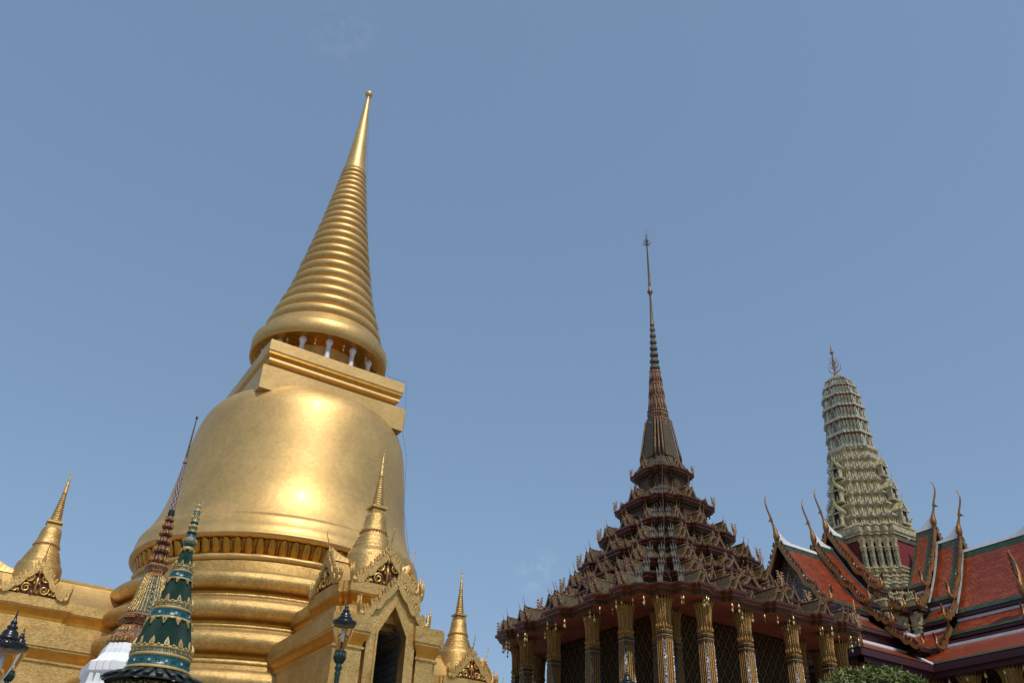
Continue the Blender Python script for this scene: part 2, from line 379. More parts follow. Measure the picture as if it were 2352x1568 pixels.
for i in range(14):
    a = RAD(-100.5+25.714*i); colm.put(ch, (2.72*cos(a), 2.72*sin(a), -TZ))
    a += RAD(12.9); bell1.put(ch, (2.98*cos(a), 2.98*sin(a), 23.56-TZ), a+pi/2)
# harmika
mb = MB(); H = 3.27
mb.stack(rect(-H,H,-H,H), [(-.6,19.70),(.12,19.72),(.14,20.82),(.02,20.92),(-.10,20.98),(-.24,21.0),(-.30,21.06),(-.30,21.14),(-.24,21.16),(-.24,21.22),(-.10,21.28),(-.13,21.42),(-.02,21.56),(-.04,21.68),(0,21.74),(.0,22.24),(-.05,22.28)],
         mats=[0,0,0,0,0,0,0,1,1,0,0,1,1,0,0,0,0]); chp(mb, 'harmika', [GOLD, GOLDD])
# bell
bp_ = [(0,20.6),(2.0,20.58),(3.0,20.5),(3.5,20.4),(3.9,20.24),(4.22,19.98),(4.46,19.62),(4.62,19.2),(4.75,18.55),(4.85,17.8),(4.93,17.0),(5.02,16.2),(5.13,15.4),(5.28,14.75),(5.48,14.2),(5.72,13.72)]
def smooth_prof(P, k=3):
    out = []
    for i in range(len(P)-1):
        p0 = P[max(i-1,0)]; p1 = P[i]; p2 = P[i+1]; p3 = P[min(i+2,len(P)-1)]
        for j in range(k):
            t = j/k
            out.append(tuple(.5*((2*p1[d])+(-p0[d]+p2[d])*t+(2*p0[d]-5*p1[d]+4*p2[d]-p3[d])*t*t+(-p0[d]+3*p1[d]-3*p2[d]+p3[d])*t**3) for d in (0,1)))
    out.append(P[-1]); return out
mb = MB(); mb.lathe(smooth_prof(bp_)[::-1], 160); chp(mb, 'bell', GOLD)
# lip band with lotus petals under it
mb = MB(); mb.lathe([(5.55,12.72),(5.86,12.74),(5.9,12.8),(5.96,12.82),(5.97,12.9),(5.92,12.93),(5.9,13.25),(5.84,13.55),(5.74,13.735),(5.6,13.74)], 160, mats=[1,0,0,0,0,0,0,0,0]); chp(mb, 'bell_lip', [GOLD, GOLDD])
mb = MB(); mb.lathe([(5.45,12.2),(5.5,12.4),(5.6,12.74)], 160)
NPET = 84
for i in range(NPET):
    a = 2*pi*i/NPET; T = RZ(a)
    vs = []; wv = .185
    for (zz_, ww, rr) in ((12.18,.12,5.5),(12.2,.17,5.56),(12.45,.185,5.66),(12.62,.16,5.74),(12.70,.09,5.80)):
        for u in (-1,-.5,.5,1): vs.append((rr - .07*abs(u)**2 + (.02 if abs(u)<.9 else -.03), u*ww, zz_))
    fs = [(r*4+c, r*4+c+1, (r+1)*4+c+1, (r+1)*4+c) for r in range(4) for c in range(3)]
    mb.add(vs, fs, 0, True, T)
    mb.tube([(5.52, .215, 12.2), (5.78, .215, 12.72)], .018, 4, 0, T)
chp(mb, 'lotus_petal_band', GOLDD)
mb = MB(); n = 216; vs = []
prof = [(5.45,11.92),(5.56,11.94),(5.64,12.0),(5.66,12.08),(5.6,12.16),(5.48,12.2)]
for k, (r, zv) in enumerate(prof):
    for i in range(n):
        a = 2*pi*(i+k*.9)/n; rr = r + (.05*abs(sin(i*pi/6+k*.45)) if 0 < k < 5 else 0); vs.append((rr*cos(a), rr*sin(a), zv))
fs = [(k*n+i, k*n+(i+1)%n, (k+1)*n+(i+1)%n, (k+1)*n+i) for k in range(5) for i in range(n)]
mb.add(vs, fs, 0, True); chp(mb, 'twisted_rope_ridge', GOLD)
def torus_ring(z_top, z_bot, rt, rb, orange, fil):
    """convex roll, then recessed cove (orange), then two thin fillets"""
    P = []; h = z_top-z_bot; R0 = rt
    for a in range(80, -81, -16):
        P.append((R0 - .06 + h*.54*cos(RAD(a)), (z_top+z_bot)/2 + h*.5*sin(RAD(a))))
    return P
prof = [(5.48,11.96),(5.62,11.9),(5.66,11.42)]; ms = [0,0]
segs = [ # (ztop, zbot of roll, r base, cove bottom, fillet bottom)
  (11.40,10.74,6.05, 10.56,10.36, 6.02),
  (10.34, 9.64,6.28, 9.44, 9.22, 6.27),
  ( 9.20, 8.46,6.60, 8.22, 7.90, 6.62),
  ( 7.86, 7.10,6.95, 6.86, 6.55, 7.0),
  ( 6.50, 5.70,7.35, 5.4, 5.1, 7.4)]
for zt, zb, rb, cz, fz, fr in segs:
    R = torus_ring(zt, zb, rb, rb, 0, 0); prof += R; ms += [0]+[0]*(len(R)-1)
    prof += [(rb-.10, zb-.01), (rb-.20, (zb+cz)/2), (rb-.12, cz+.01), (fr+.06, cz), (fr+.08, (cz+fz)/2+.02), (fr+.02, (cz+fz)/2), (fr+.12, (cz+fz)/2-.02), (fr+.14, fz)]
    ms += [1,1,1,0,0,0,0,0]
prof += [(7.7,4.9),(7.8,TZ+.01)]; ms += [0,0]
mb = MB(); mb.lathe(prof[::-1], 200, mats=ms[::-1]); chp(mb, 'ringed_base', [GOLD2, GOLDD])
# conductor cable
mb = MB()
pts = [(r_*cos(RAD(-22)),r_*sin(RAD(-22)),z_) for r_,z_ in ((.30,41),(.55,38.5),(.86,35.5),(1.22,33),(1.58,30.8),(2.2,27.8),(2.75,25.7),(3.25,24.6),(3.42,24.3),(3.42,23.6))]+[(3.34,-3.32,22.3),(3.42,-3.36,20.8),(3.44,-3.35,19.6),(3.72,-3.4,18.6),(3.85,-3.5,16),(4.2,-3.75,14)]
mb.tube(pts, .006, 4); chp(mb, 'lightning_cable', MDARK)

# porches ----------------------------------------------------------
def porch(cx, cy, rz, zo):
    T0 = RZ(rz, (cx-CX, cy-CY, zo-TZ))
    def P(mb, name, mats, parent, **k):
        o = mb.build(name, mats, parent, **k); return o
    root = None
    mb = MB(); zb = TZ - zo
    # lower body, hollow passage behind the pointed doorway
    D = -2.45; W = 1.84; back = 4.2; ZC = 8.70
    def cyl_corn(x0, x1, y0, y1, zt, k=1.0, zbot=None, zh=None):
        zbot = zb if zbot is None else zbot
        mb.stack(rect(x0,x1,y0,y1), [(0,zbot),(0,zt-.95*k),(.05,zt-.92*k),(.05,zt-.86*k),(.0,zt-.84*k),(.02,zt-.74*k),(.10,zt-.62*k),(.13,zt-.52*k),(.13,zt-.46*k),(.17,zt-.44*k),(.18,zt),(.10,zt+.02)],
                 mats=[0,0,0,0,1,1,1,0,0,0,0,0])
    # side blocks left and right of passage (walls)
    for sx in (-1, 1):
        a, b = sorted((sx*.52, sx*1.64)); 
        cyl_corn(a, b, D+.35, back, ZC) if False else None
    # outer shell: two long walls
    for sx in (-1, 1):
        x0, x1 = sorted((sx*.75, sx*1.66)); cyl_corn(x0, x1, D+.42, back, ZC)
        x0, x1 = sorted((sx*.88, sx*1.45)); cyl_corn(x0, x1, D+.15, D+.6, ZC-.03)
        x0, x1 = sorted((sx*.60, sx*.74)); mb.box(x0, x1, D+.22, D+.5, zb, 8.9)
    # doorway gable wall
    for sx in (-1, 1):
        poly = [(sx*.78,zb),(sx*.47,zb),(sx*.47,8.3),(0,9.15),(0,9.80),(sx*.95,8.72),(sx*.78,8.6)]
        mb.extr(poly[::-1] if sx > 0 else poly, D+.12, D+.5)
        # thin gilt frame round the opening
        fr = [(sx*.52,zb),(sx*.46,zb),(sx*.46,8.3),(0,9.13),(0,9.24),(sx*.52,8.32)]
        mb.extr(fr[::-1] if sx > 0 else fr, D+.07, D+.12)
    # front gable roof block behind wall
    roofp = [(-.95,8.72),(0,9.8),(.95,8.72)]
    mb.extr(roofp, D+.5, -1.5)
    # upper body
    for (hx, y0, y1) in ((1.02, -1.40, back),):
        mb.stack(rect(-hx,hx,y0,y1), [(.12,8.6),(.12,9.18),(.0,9.22),(.0,9.34),(.06,9.46),(.10,9.56),(.12,9.60),(.15,9.62),(.15,9.95),(.1,9.97)], mats=[0,0,1,1,1,0,0,0,0,0])
    mb.stack(rect(-1.28,1.28,-1.04,1.2), [(.115,8.59),(.115,9.17),(-.005,9.21),(-.005,9.33),(.055,9.45),(.095,9.55),(.115,9.59),(.145,9.61),(.145,9.94),(.1,9.96)], mats=[0,0,1,1,1,0,0,0,0,0])
    mb.stack(rect(-1.16,1.16,-1.20,1.3), [(.112,8.58),(.112,9.16),(-.01,9.20),(-.01,9.32),(.05,9.44),(.09,9.54),(.11,9.58),(.14,9.60),(.14,9.93),(.1,9.95)], mats=[0,0,1,1,1,0,0,0,0,0])
    mb2 = MB(); mb2.v = [T0 @ v for v in mb.v]; mb2.f = mb.f; mb2.m = mb.m; mb2.sm = mb.sm
    root = mb2.build('porch', [GOLD2, GOLDD], ch)
    def Q(mb, name, mats, **k):
        mb.v = [T0 @ v for v in mb.v]; return mb.build(name, mats, root, **k)
    # passage lining
    mb = MB(); ya, yb = D+.5, back
    pr = [(-.6,zb),(-.6,8.35),(0,9.3),(.6,8.35),(.6,zb)]
    for a, b in zip(pr, pr[1:]): mb.add([(a[0],ya,a[1]),(b[0],ya,b[1]),(b[0],yb,b[1]),(a[0],yb,a[1])], [(0,1,2,3)])
    mb.add([(x, 1.2, z_) for x, z_ in pr], [(0,1,2,3,4)])
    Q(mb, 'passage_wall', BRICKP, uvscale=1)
    # curved roofs of the three wings
    mb = MB()
    for side in (-1, 1):
        roof_slope(mb, concave(0,11.0,1.12,9.96,8,.14), -1.42, back, side, edge=0, ys=[-1.42, back], mis=(0,0), gb=(.01,.01))
    Tl = Matrix.Rotation(-pi/2, 4, 'Z')
    for side in (-1, 1):
        for ty in (1,-1):
            TT = Matrix.Rotation(ty*pi/2, 4, 'Z')
            roof_slope(mb, concave(0,10.98,1.12,9.96,8,.14), -1.40, 0, side, edge=0, ys=[-1.40, 0], mis=(0,0), gb=(.01,.01), T=TT)
    mb.box(-.05,.05,-1.4,back,10.96,11.05)
    mb.box(-1.38,1.38,-.05,.05,10.95,11.04)
    for T_ in (Matrix.Identity(4), Matrix.Rotation(pi/2,4,'Z'), Matrix.Rotation(-pi/2,4,'Z')):
        for i in range(6):
            ya, yb = -1.42+.15*i, -1.42+.15*(i+1); la, lb = .30*(1-i/6)**2, .30*(1-(i+1)/6)**2
            mb.add([(-.12,ya,10.9),(.12,ya,10.9),(.03,ya,11.04+la),(-.03,ya,11.04+la),(-.12,yb,10.9),(.12,yb,10.9),(.03,yb,11.04+lb),(-.03,yb,11.04+lb)], [(0,1,2,3),(1,5,6,2),(2,6,7,3),(3,7,4,0)], 0, False, T_)
    Q(mb, 'wing_roof', GOLD)
    # gables: front (upper), front (lower), two sides
    def gable(T, w=1.0, h=1.08, zb_=9.97, carved=True, ch_s=.5, nf=11):
        mb = MB()
        T = T0 @ T @ Matrix.Translation((0,0,zb_))
        for s in (-1, 1): barge(mb, w, h, .13, .17, s, 0, .17, nf, 0, 0, T, hook=.30, n=30, wav=.07)
        # three finger crest at each foot
        for s in (-1, 1):
            for j in (-1,0,1):
                mb.tube([(s*(w+.16),j*.05,.05),(s*(w+.17+.02*j),j*.06,.25),(s*(w+.19+.03*j),j*.07,.52)], [.035,.04,.008], 6, 0, T)
        mb.build('bargeboard', GOLD2, root)
        mb = MB(); chofa(mb, ch_s, T @ Matrix.Translation((0,0,h+.03))); mb.build('roof_finial', GOLD2, root)
        if carved:
            mb = MB(); pl = [(-w*.98,0),(w*.98,0),(w*.45,h*.40),(0,h*.93),(-w*.45,h*.40)]
            mb.extr(pl, .06, .12, 1, T)
            for s in (-1, 1):
                spiral(mb, (s*.27*w,.52*h), .155*w, 1.6, s, .02, 0, T); spiral(mb, (s*.30*w,.17*h), .165*w, 1.6, -s, .02, 0, T)
                spiral(mb, (s*.64*w,.10*h), .11*w, 1.4, s, .02, 0, T); spiral(mb, (s*.12*w,.74*h), .08*w, 1.2, s, .02, 0, T)
                for kx, kz, kr in ((.08,.35,.045),(.08,.06,.05),(.47,.33,.04),(.5,.06,.045),(.80,.05,.04)):
                    mb.tube([(s*kx*w,.03,kz*h-.05),(s*kx*w,-.03,kz*h),(s*(kx+.03)*w,.02,kz*h+.07)], [.02,kr,.01], 6, 0, T)
            mb.tube([(0,.02,.05*h),(0,-.03,.4*h),(0,.02,.62*h)], [.03,.055,.02], 6, 0, T)
            mb.tube([(0,.02,.60*h),(0,-.03,.74*h),(0,.02,.9*h)], [.02,.05,.01], 6, 0, T)
            mb.build('carved_pediment', [CARVE, CRED], root)
    gable(Matrix.Translation((0,-1.50,0)))
    gable(Matrix.Rotation(pi/2,4,'Z') @ Matrix.Translation((0,-1.44,0)))
    gable(Matrix.Rotation(-pi/2,4,'Z') @ Matrix.Translation((0,-1.44,0)))
    gable(Matrix.Translation((0,D+.06,0)), w=1.0, h=1.12, zb_=8.74, carved=False)
    # small chedi on the crossing
    mb = MB()
    pf = [(.80,9.9),(.80,11.2),(.76,11.36),(.70,11.38),(.68,11.5),(.62,11.52),(.65,11.58),(.62,11.64),(.56,11.66),(.59,11.72),(.56,11.78),(.52,11.8),(.54,11.86),(.50,11.92),(.47,11.94),(.47,12.02),(.44,12.04),(.43,12.1),(.46,12.12),(.46,12.17),(.43,12.2),(.40,12.32),(.375,12.5),(.36,12.66),(.32,12.78),(.2,12.83),(0.05,12.85)]
    mb.lathe(pf, 56, 0)
    hh = .24; mb.stack(rect(-hh,hh,-hh,hh), [(-.01,12.7),(0,12.90),(-.05,12.92),(-.05,12.96),(.04,12.98),(.04,13.06),(-.02,13.07)])
    rp = [(.17,13.06)]
    for i in range(12):
        z0 = 13.08+i*.092; r0 = .205-.0105*i; rp += [(r0-.03,z0),(r0,z0+.025),(r0,z0+.055),(r0-.03,z0+.085)]
    rp += [(.085,14.19),(.08,14.25),(.03,15.0),(.02,15.03),(.035,15.06),(.035,15.09),(.0,15.12)]
    mb.lathe(rp, 24, 0)
    for i in range(28):
        a = 2*pi*i/28; mb.tube([(.455*cos(a),.455*sin(a),12.07),(.475*cos(a),.475*sin(a),12.11)], .022, 4, 1)
    Q(mb, 'small_spire', [GOLD2, GOLDD])
    return root
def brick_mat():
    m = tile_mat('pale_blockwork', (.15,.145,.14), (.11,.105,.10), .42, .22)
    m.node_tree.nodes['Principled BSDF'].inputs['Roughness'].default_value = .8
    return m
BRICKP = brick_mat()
porch(11.02, 26.3, 0, 0)          # south
porch(2.05, 36.0, -pi/2, .3)      # west
porch(19.90, 36.0, pi/2, .1)      # east

# ================================================================== MONDOP
MX, MY = 33.8, 36.6
mo = tag(empty('tiered_mondop', (MX, MY, TZ)), 'dark square pavilion with golden columns and tall needle spire over seven gabled roof tiers', 'pavilion')
def full(half):
    """half: list (u,d) from face centre to just before the diagonal, on the south face (y=-d); returns CCW polygon"""
    H = half + [(d, u) for (u, d) in reversed(half)] if half[-1][0] != half[-1][1] else half + [(d, u) for (u, d) in reversed(half[:-1])]
    # H runs from S face centre to E face centre: points (u, -d)
    q = [(u, -d) for (u, d) in H[:-1]] if False else [(a, -b) for (a, b) in H]
    out = []
    for k in range(4):
        c, s = [(1,0),(0,1),(-1,0),(0,-1)][k]
        for (x, y) in q[1:-1]: out.append((x*c - y*s, x*s + y*c))
    # drop consecutive duplicates
    res = []
    for p in out:
        if not res or hypot(p[0]-res[-1][0], p[1]-res[-1][1]) > 1e-6: res.append(p)
    return res
def collinear_fix(P):
    out = []
    n = len(P)
    for i in range(n):
        a, b, c = P[i-1], P[i], P[(i+1) % n]
        cr = (b[0]-a[0])*(c[1]-b[1]) - (b[1]-a[1])*(c[0]-b[0])
        if abs(cr) > 1e-9: out.append(b)
    return out
half1 = [(0,8.25),(.75,8.25),(.75,8.0),(.95,8.0),(.95,7.7),(2.4,7.7),(2.4,7.95),(2.6,7.95),(2.6,8.2),(3.6,8.2),(3.6,7.95),(3.8,7.95),(3.8,7.7),(4.4,7.7),(4.4,7.9),(4.6,7.9),(4.6,8.03),(5.45,8.03),(5.45,7.9),(5.6,7.9),(5.6,7.68),(6.32,7.68),(6.32,7.0),(7.0,7.0)]
def gen_half(A, kind):
    s = .095*A
    cl = [(A-2*s+.0, A+s)] # first corner point placeholder
    c1 = (A-s, A+s)
    if kind == 'mid':
        return [(0,1.17*A),(.26*A,1.17*A),(.26*A,1.13*A),(.31*A,1.13*A),(.31*A,1.075*A),(.5*A,1.075*A),(.5*A,1.11*A),(.54*A,1.11*A),(.54*A,1.14*A),(.72*A,1.14*A),(.72*A,1.115*A),(.76*A,1.115*A),(.76*A,A+s),c1,(A-s,A),(A,A)]
    return [(0,1.22*A),(.44*A,1.22*A),(.44*A,1.17*A),(.55*A,1.17*A),(.55*A,A+s),c1,(A-s,A),(A,A)]
TI = [ # z, A, kind
 (14.60, 7.00, 't1'), (15.90, 5.35, 'mid'), (17.08, 4.42, 'mid'), (18.52, 3.70, 'mid'), (20.15, 2.84, 'mid'), (22.0, 2.12, 'top'), (24.25, 1.38, 'top')]
outl = []
for z, A, k in TI:
    outl.append(collinear_fix(full(half1 if k == 't1' else gen_half(A, k))))
# gable ornament (unit: half width .5, height ~.75, facing -y)
def mk_gable(double=True):
    mb = MB()
    def one(y, w, h, z0, ch_s, nf):
        for s in (-1, 1):
            P = concave(0, h+z0-.02, w-.03, z0, 5, .20); roof_slope(mb, P, y+.03, 1.6, s, edge=0, ys=[y+.03, 1.6], mis=(1,1), gb=(.001,.001))
            T = Matrix.Translation((0,0,z0)); barge(mb, w, h, .07, .08, s, y, .07, nf, 0, 0, T, hook=.16, n=12, wav=.03, sag=.20)
        mb.tube([(0,y,h+z0),(0,1.6,h+z0)], .035, 5, 0)
        mb.extr([(-w*.85,z0),(w*.85,z0),(w*.35,z0+h*.40),(0,z0+h*.9),(-w*.35,z0+h*.40)], y+.05, y+.08, 2)
        mb.extr([(-w*.35,z0),(w*.35,z0),(w*.35,z0+h*.3),(0,z0+h*.6),(-w*.35,z0+h*.3)], y+.02, y+.055, 3)
        chofa(mb, ch_s, Matrix.Translation((0,y,z0+h+.02)), 0)
    if double:
        one(0, .34, .58, .0, .25, 7); one(.26, .45, .74, .10, .30, 8)
    else: one(0, .38, .66, 0, .28, 7)
    return mb.build('roof_gable', [MBAR, MTILE, MGOLD, DARKI])
gd = Once(mk_gable(True)); gs = Once(mk_gable(False))
def mk_naga():
    mb = MB()
    mb.extr([(-.11,0),(.11,0),(.13,.22),(.07,.36),(-.07,.36),(-.13,.22)], -.10, .06, 0)
    for j, (x, hgt) in enumerate(((-.12,.78),(0,.95),(.12,.78))):
        mb.tube([(x*.5,0,.1),(x*.9,-.05,.32),(x,-.10,.46),(x,-.06,.58),(x*1.05,-.02,hgt)], [.05,.06,.065,.035,.004], 6, 0)
        mb.tube([(x,-.08,.43),(x,-.2,.42)], [.045,.012], 5, 0)
        mb.box(x-.05, x+.05, -.12, .0, .50, .525, 0)
    return mb.build('naga_head', MGREY)
ng = Once(mk_naga())
def mk_hood():
    mb = MB()
    mb.tube([(0,.05,-.25),(0,-.03,.0),(0,-.1,.2),(0,-.12,.42),(0,-.02,.62),(0,.02,.85),(0,.0,1.02)], [.09,.11,.10,.12,.09,.05,.005], 7, 0, None, .6)
    for k in range(5):
        z0 = .15+k*.16; mb.add([(0,-.12,z0),(0,-.30,z0+.12),(0,-.1,z0+.17),(.03,-.12,z0+.08)], [(0,1,3),(1,2,3),(0,2,1)], 0)
        mb.add([(0,.02,z0+.1),(0,.16,z0+.26),(0,.02,z0+.26),(.02,.02,z0+.18)], [(0,1,3),(1,2,3),(0,2,1)], 0)
    return mb.build('hooded_naga', MBAR)
hd = Once(mk_hood())
for ti, (z, A, kind) in enumerate(TI):
    mb = MB(); P = outl[ti]; k = .55+.45*min(1, A/6)
    # cornice: from neck out to the eave edge
    k2 = 1.3 if ti else 1.12
    zb = z-.34*k*k2
    lev = [(-.95 if ti else -1.2, zb+.0), (-.36*k, zb), (-.34*k, z-.28*k*k2), (-.24*k, z-.27*k*k2), (-.24*k, z-.21*k*k2), (-.12*k, z-.19*k*k2), (-.12*k, z-.12*k*k2), (-.03*k, z-.10*k), (-.03*k, z-.06*k), (.0, z-.05*k), (.0, z), (-.03, z+.01)]
    mt = [4, 3, 0, 3, 0, 2, 3, 0, 3, 2, 2, 1]
    if ti:
        neck = -.60*k
        zlow = TI[ti-1][0]+.35
        lev = [(neck, zlow), (neck, zb-.02)] + [(-.52*k, zb)] + lev[1:]
        mt = [1, 3] + mt[1:]
        mt = [3, 0, 0] + mt[2:]  # dark neck and soffit: shadow between the tiers put into the colour
        mt = mt[:len(lev)-1]
    else:
        lev = [(-.36*k, zb)] + lev[2:]; mt = [3] + mt[2:]; mt = mt[:len(lev)-1]
        nb = len(mb.v); nP = len(P); mb.stack(P, [(-.36*k, zb)], mi=4, cap=False); mb.f.append([nb+i for i in range(nP)][::-1]); mb.m.append(4); mb.sm.append(False)
    # roof slope up to the neck of the next tier
    n = len(P); 
    mb.stack(P, lev, mats=mt+[1], cap=False)
    nxt = TI[ti+1] if ti < 6 else (27.0, 1.0, 'x')
    sc1 = (nxt[1]-.35)/A if ti < 6 else .55
    zt = (nxt[0]-.62 if ti < 3 else z+.62*(nxt[0]-.45-z)) if ti < 6 else z+1.2
    lv = []
    for i in range(6):
        t = i/5; lv.append((1-.005-(1-.005-sc1)*t, z+.015+(zt-z)*(t**1.35)))
    mb.stack(P, lv, mi=1, cap=True, scale=True)
    # beaded crest along eave edge and row of leaves on the neck
    for i in range(n):
        a = Vector(P[i]); b = Vector(P[(i+1) % n]); L = (b-a).length; m = max(1, int(L/.11)); d = (b-a)/L
        for j in range(m):
            q = a + d*(L*(j+.5)/m); s_ = .035
            mb.add([(q.x-s_,q.y-s_,z),(q.x+s_,q.y-s_,z),(q.x+s_,q.y+s_,z),(q.x-s_,q.y+s_,z),(q.x,q.y,z+.09)], [(0,1,4),(1,2,4),(2,3,4),(3,0,4)], 3)
        if ti:
            nn = Vector((d.y, -d.x)); m = max(1, int(L/.2))
            for j in range(m):
                q = a + d*(L*(j+.5)/m) - nn*(.60*k-.02); z0 = zb-.34*k
                if L > .25:
                    mb.add([(q.x-d.x*.08,q.y-d.y*.08,z0),(q.x+d.x*.08,q.y+d.y*.08,z0),(q.x+nn.x*.05,q.y+nn.y*.05,z0+.24),(q.x+nn.x*.07,q.y+nn.y*.07,z0+.08)], [(0,1,3),(1,2,3),(2,0,3)], 3)
    t = mb.build('roof_tier', [MDARK, MTILE, MRED, MCOR, MSOF], mo); t.location = (0,0,-TZ)
    # gables on the south and west faces
    if kind == 't1': bays = [(0,8.25,1.25,1),(-3.1,8.2,1.1,1),(3.1,8.2,1.1,1),(-5.02,8.03,.95,1),(5.02,8.03,.95,1),(-1.65,7.72,.6,0),(1.65,7.72,.6,0),(-4.1,7.72,.5,0),(4.1,7.72,.5,0)]
    elif kind == 'mid': bays = [(-.12*A,1.17*A,.34*A,1),(.14*A,1.17*A,.26*A,0),(-.63*A,1.14*A,.27*A,1),(.63*A,1.14*A,.27*A,1),(-.41*A,1.08*A,.16*A,0),(.41*A,1.08*A,.16*A,0)]
    else: bays = [(0,1.22*A,.62*A,1),(-.62*A,1.1*A,.26*A,0),(.62*A,1.1*A,.26*A,0)]
    if kind == 'mid': bays[0] = (0,1.17*A,.42*A,1); bays[1] = (.30*A,1.12*A,.16*A,0); bays.append((-.30*A,1.12*A,.16*A,0))
    for (u, d, s_, dbl) in bays:
        for face in (0, 1):
            rz = 0 if face == 0 else -pi/2
            loc = Vector((u, -d+.10, z+.01)) if face == 0 else Vector((-d+.10, -u, z+.01))
            src = gd if dbl else gs
            hs = s_*1.15 if ti == 0 else s_*1.2
            dep = s_*1.05 if A > 3 else s_*.8
            if kind == 't1': hs = s_*1.02
            src.put(t, tuple(loc), rz, (s_, dep, min(hs, 1.15)))
    s = .68 if kind == 't1' else .095*A
    e = .08
    ks = interp(A, [(1.3,.55),(3,.85),(5,1.0),(7,1.0)])
    for (qx, qy) in ((-1,-1),(-1,1),(1,-1)):
        for (x, y) in ((A-e, A-e), (A+s-e, A-s-e), (A-s-e, A+s-e)):
            rz = {(-1,-1): -pi/4, (-1,1): -3*pi/4, (1,-1): pi/4}[(qx,qy)]
            if (qx,qy) == (-1,-1): ng.put(t, (qx*x, qy*y, z-.05), rz, ks)
            elif x == y: hd.put(t, (qx*x, qy*y, z+.12), rz, ks)
# spire above the tiers
def redent(A, s, n):
    """square of half width A with n steps of s at each corner, CCW"""
    h = [(0, A)]; x = A-n*s; y = A
    for i in range(n):
        h.append((x, y)); h.append((x, y-s)); x += s; y -= s
    H = h + []
    # corner points from S side to E side
    out = []
    q = []
    x, y = A-n*s, A
    q.append((x, -y))
    for i in range(n):
        q.append((x, -(y-s))); x += s; y -= s; q.append((x, -y))
    for k in range(4):
        c, s_ = [(1,0),(0,1),(-1,0),(0,-1)][k]
        for (a, b) in q: out.append((a*c-b*s_, a*s_+b*c))
    return out
def RS(mb, A0, A1, z0, z1, s=.16, n=3, mi=0, c=(0,0), cap=False):
    """redented frustum, by scaling a unit plan"""
    U = redent(1, s, n); mb.stack(U, [(A0,z0),(A1,z1)], mi=mi, scale=True, c=c, cap=cap)
mb = MB()
zs = [(25.3,1.06),(26.0,.96),(26.6,.88),(27.4,.78),(28.1,.68)]
mb.stack(redent(1,.17,3), [(a,z) for z,a in zs], mi=1, scale=True, cap=False)
for sx, sy in ((1,1),(1,-1),(-1,1),(-1,-1)):
    for dx, dy in ((1,.66),(.83,.83),(.66,1)):
        mb.tube([(sx*a*dx, sy*a*dy, z) for z, a in zs], [.07,.065,.06,.055,.05], 5, 0)
RS(mb, .69,.69,28.1,28.2); RS(mb,.69,.56,28.2,28.25); RS(mb,.56,.56,28.25,28.36); RS(mb,.60,.60,28.36,28.42); RS(mb,.56,.60,28.42,28.5); RS(mb,.63,.63,28.5,28.6); RS(mb,.58,.58,28.6,28.75); RS(mb,.63,.60,28.75,28.85)
for (z0,z1,a0,a1) in ((28.85,29.9,.52,.44),(29.95,30.95,.44,.37),(31.0,31.9,.37,.30)):
    RS(mb, a0, a1, z0, z1-.12, mi=0); RS(mb, a1+.05, a1+.05, z1-.14, z1, mi=0, cap=True)
    for i in range(16):
        a = 2*pi*(i+.5)/16; mb.tube([(a0*1.15*cos(a),a0*1.15*sin(a),z0),(a1*1.15*cos(a),a1*1.15*sin(a),z1-.15)], [.045,.03], 4, 2)
for (px, py, rz) in ((0,-1,0),(-1,0,-pi/2)):
    mb.lathe([(0,0),(.13,0),(.13,.03),(0,.03)], 12, 0, T=Matrix.Translation((px*.73,py*.73,27.75)) @ Matrix.Rotation(rz,4,'Z') @ Matrix.Rotation(-pi/2*.85,4,'X') @ Matrix.Diagonal((1,1.5,1,1)))
shaft = mb.build('spire_shaft', [MBAR, MTILE, mat('dusty_red', (.16,.06,.04), (.22,.11,.08), .5, 0, 9)], mo); shaft.location = (0,0,-TZ)
mb = MB(); pf = [(.30,31.85)]
for i in range(7):
    z0 = 32.0+i*.515; r = .335-.026*i; pf += [(r*.62,z0),(r,z0+.07),(r*1.02,z0+.2),(r*.86,z0+.33),(r*.58,z0+.40),(r*.55,z0+.5)]
mb.lathe(pf, 16, 0, smooth=False); mb.build('lotus_bead_column', MGREY, mo).location = (0,0,-TZ)
mb = MB(); mb.lathe([(.15,35.6),(.14,35.8),(.115,36.0),(.06,38.1),(.09,38.2),(.10,38.3),(.19,38.42),(.19,38.52),(.12,38.62),(.13,38.72),(.09,38.78),(.10,38.86),(.07,38.92),(.09,39.0),(.085,39.4),(.04,42.7),(.09,42.75),(.06,42.8)], 12)
mb.build('needle', mat('tarnished_gilt', (.10,.055,.025), (.22,.13,.06), .4, .5, 20), mo).location = (0,0,-TZ)
mb = MB(); mb.lathe([(.05,42.7),(.10,42.85),(.05,42.95),(.12,43.1),(.05,43.2),(.09,43.4),(.03,43.5),(.06,43.65),(.02,43.8),(.005,44.4)], 10)
for i in range(6):
    a = i*pi/3; c_, s_ = cos(a), sin(a); mb.tube([(.05*c_,.05*s_,42.8),(.24*c_,.24*s_,42.86),(.30*c_,.30*s_,43.0),(.22*c_,.22*s_,43.1)], [.02,.03,.02,.006], 5)
    mb.tube([(.05*c_,.05*s_,43.1),(.15*c_,.15*s_,43.16),(.17*c_,.17*s_,43.28)], [.02,.02,.006], 5)
mb.build('crown_finial', MGREY, mo).location = (0,0,-TZ)
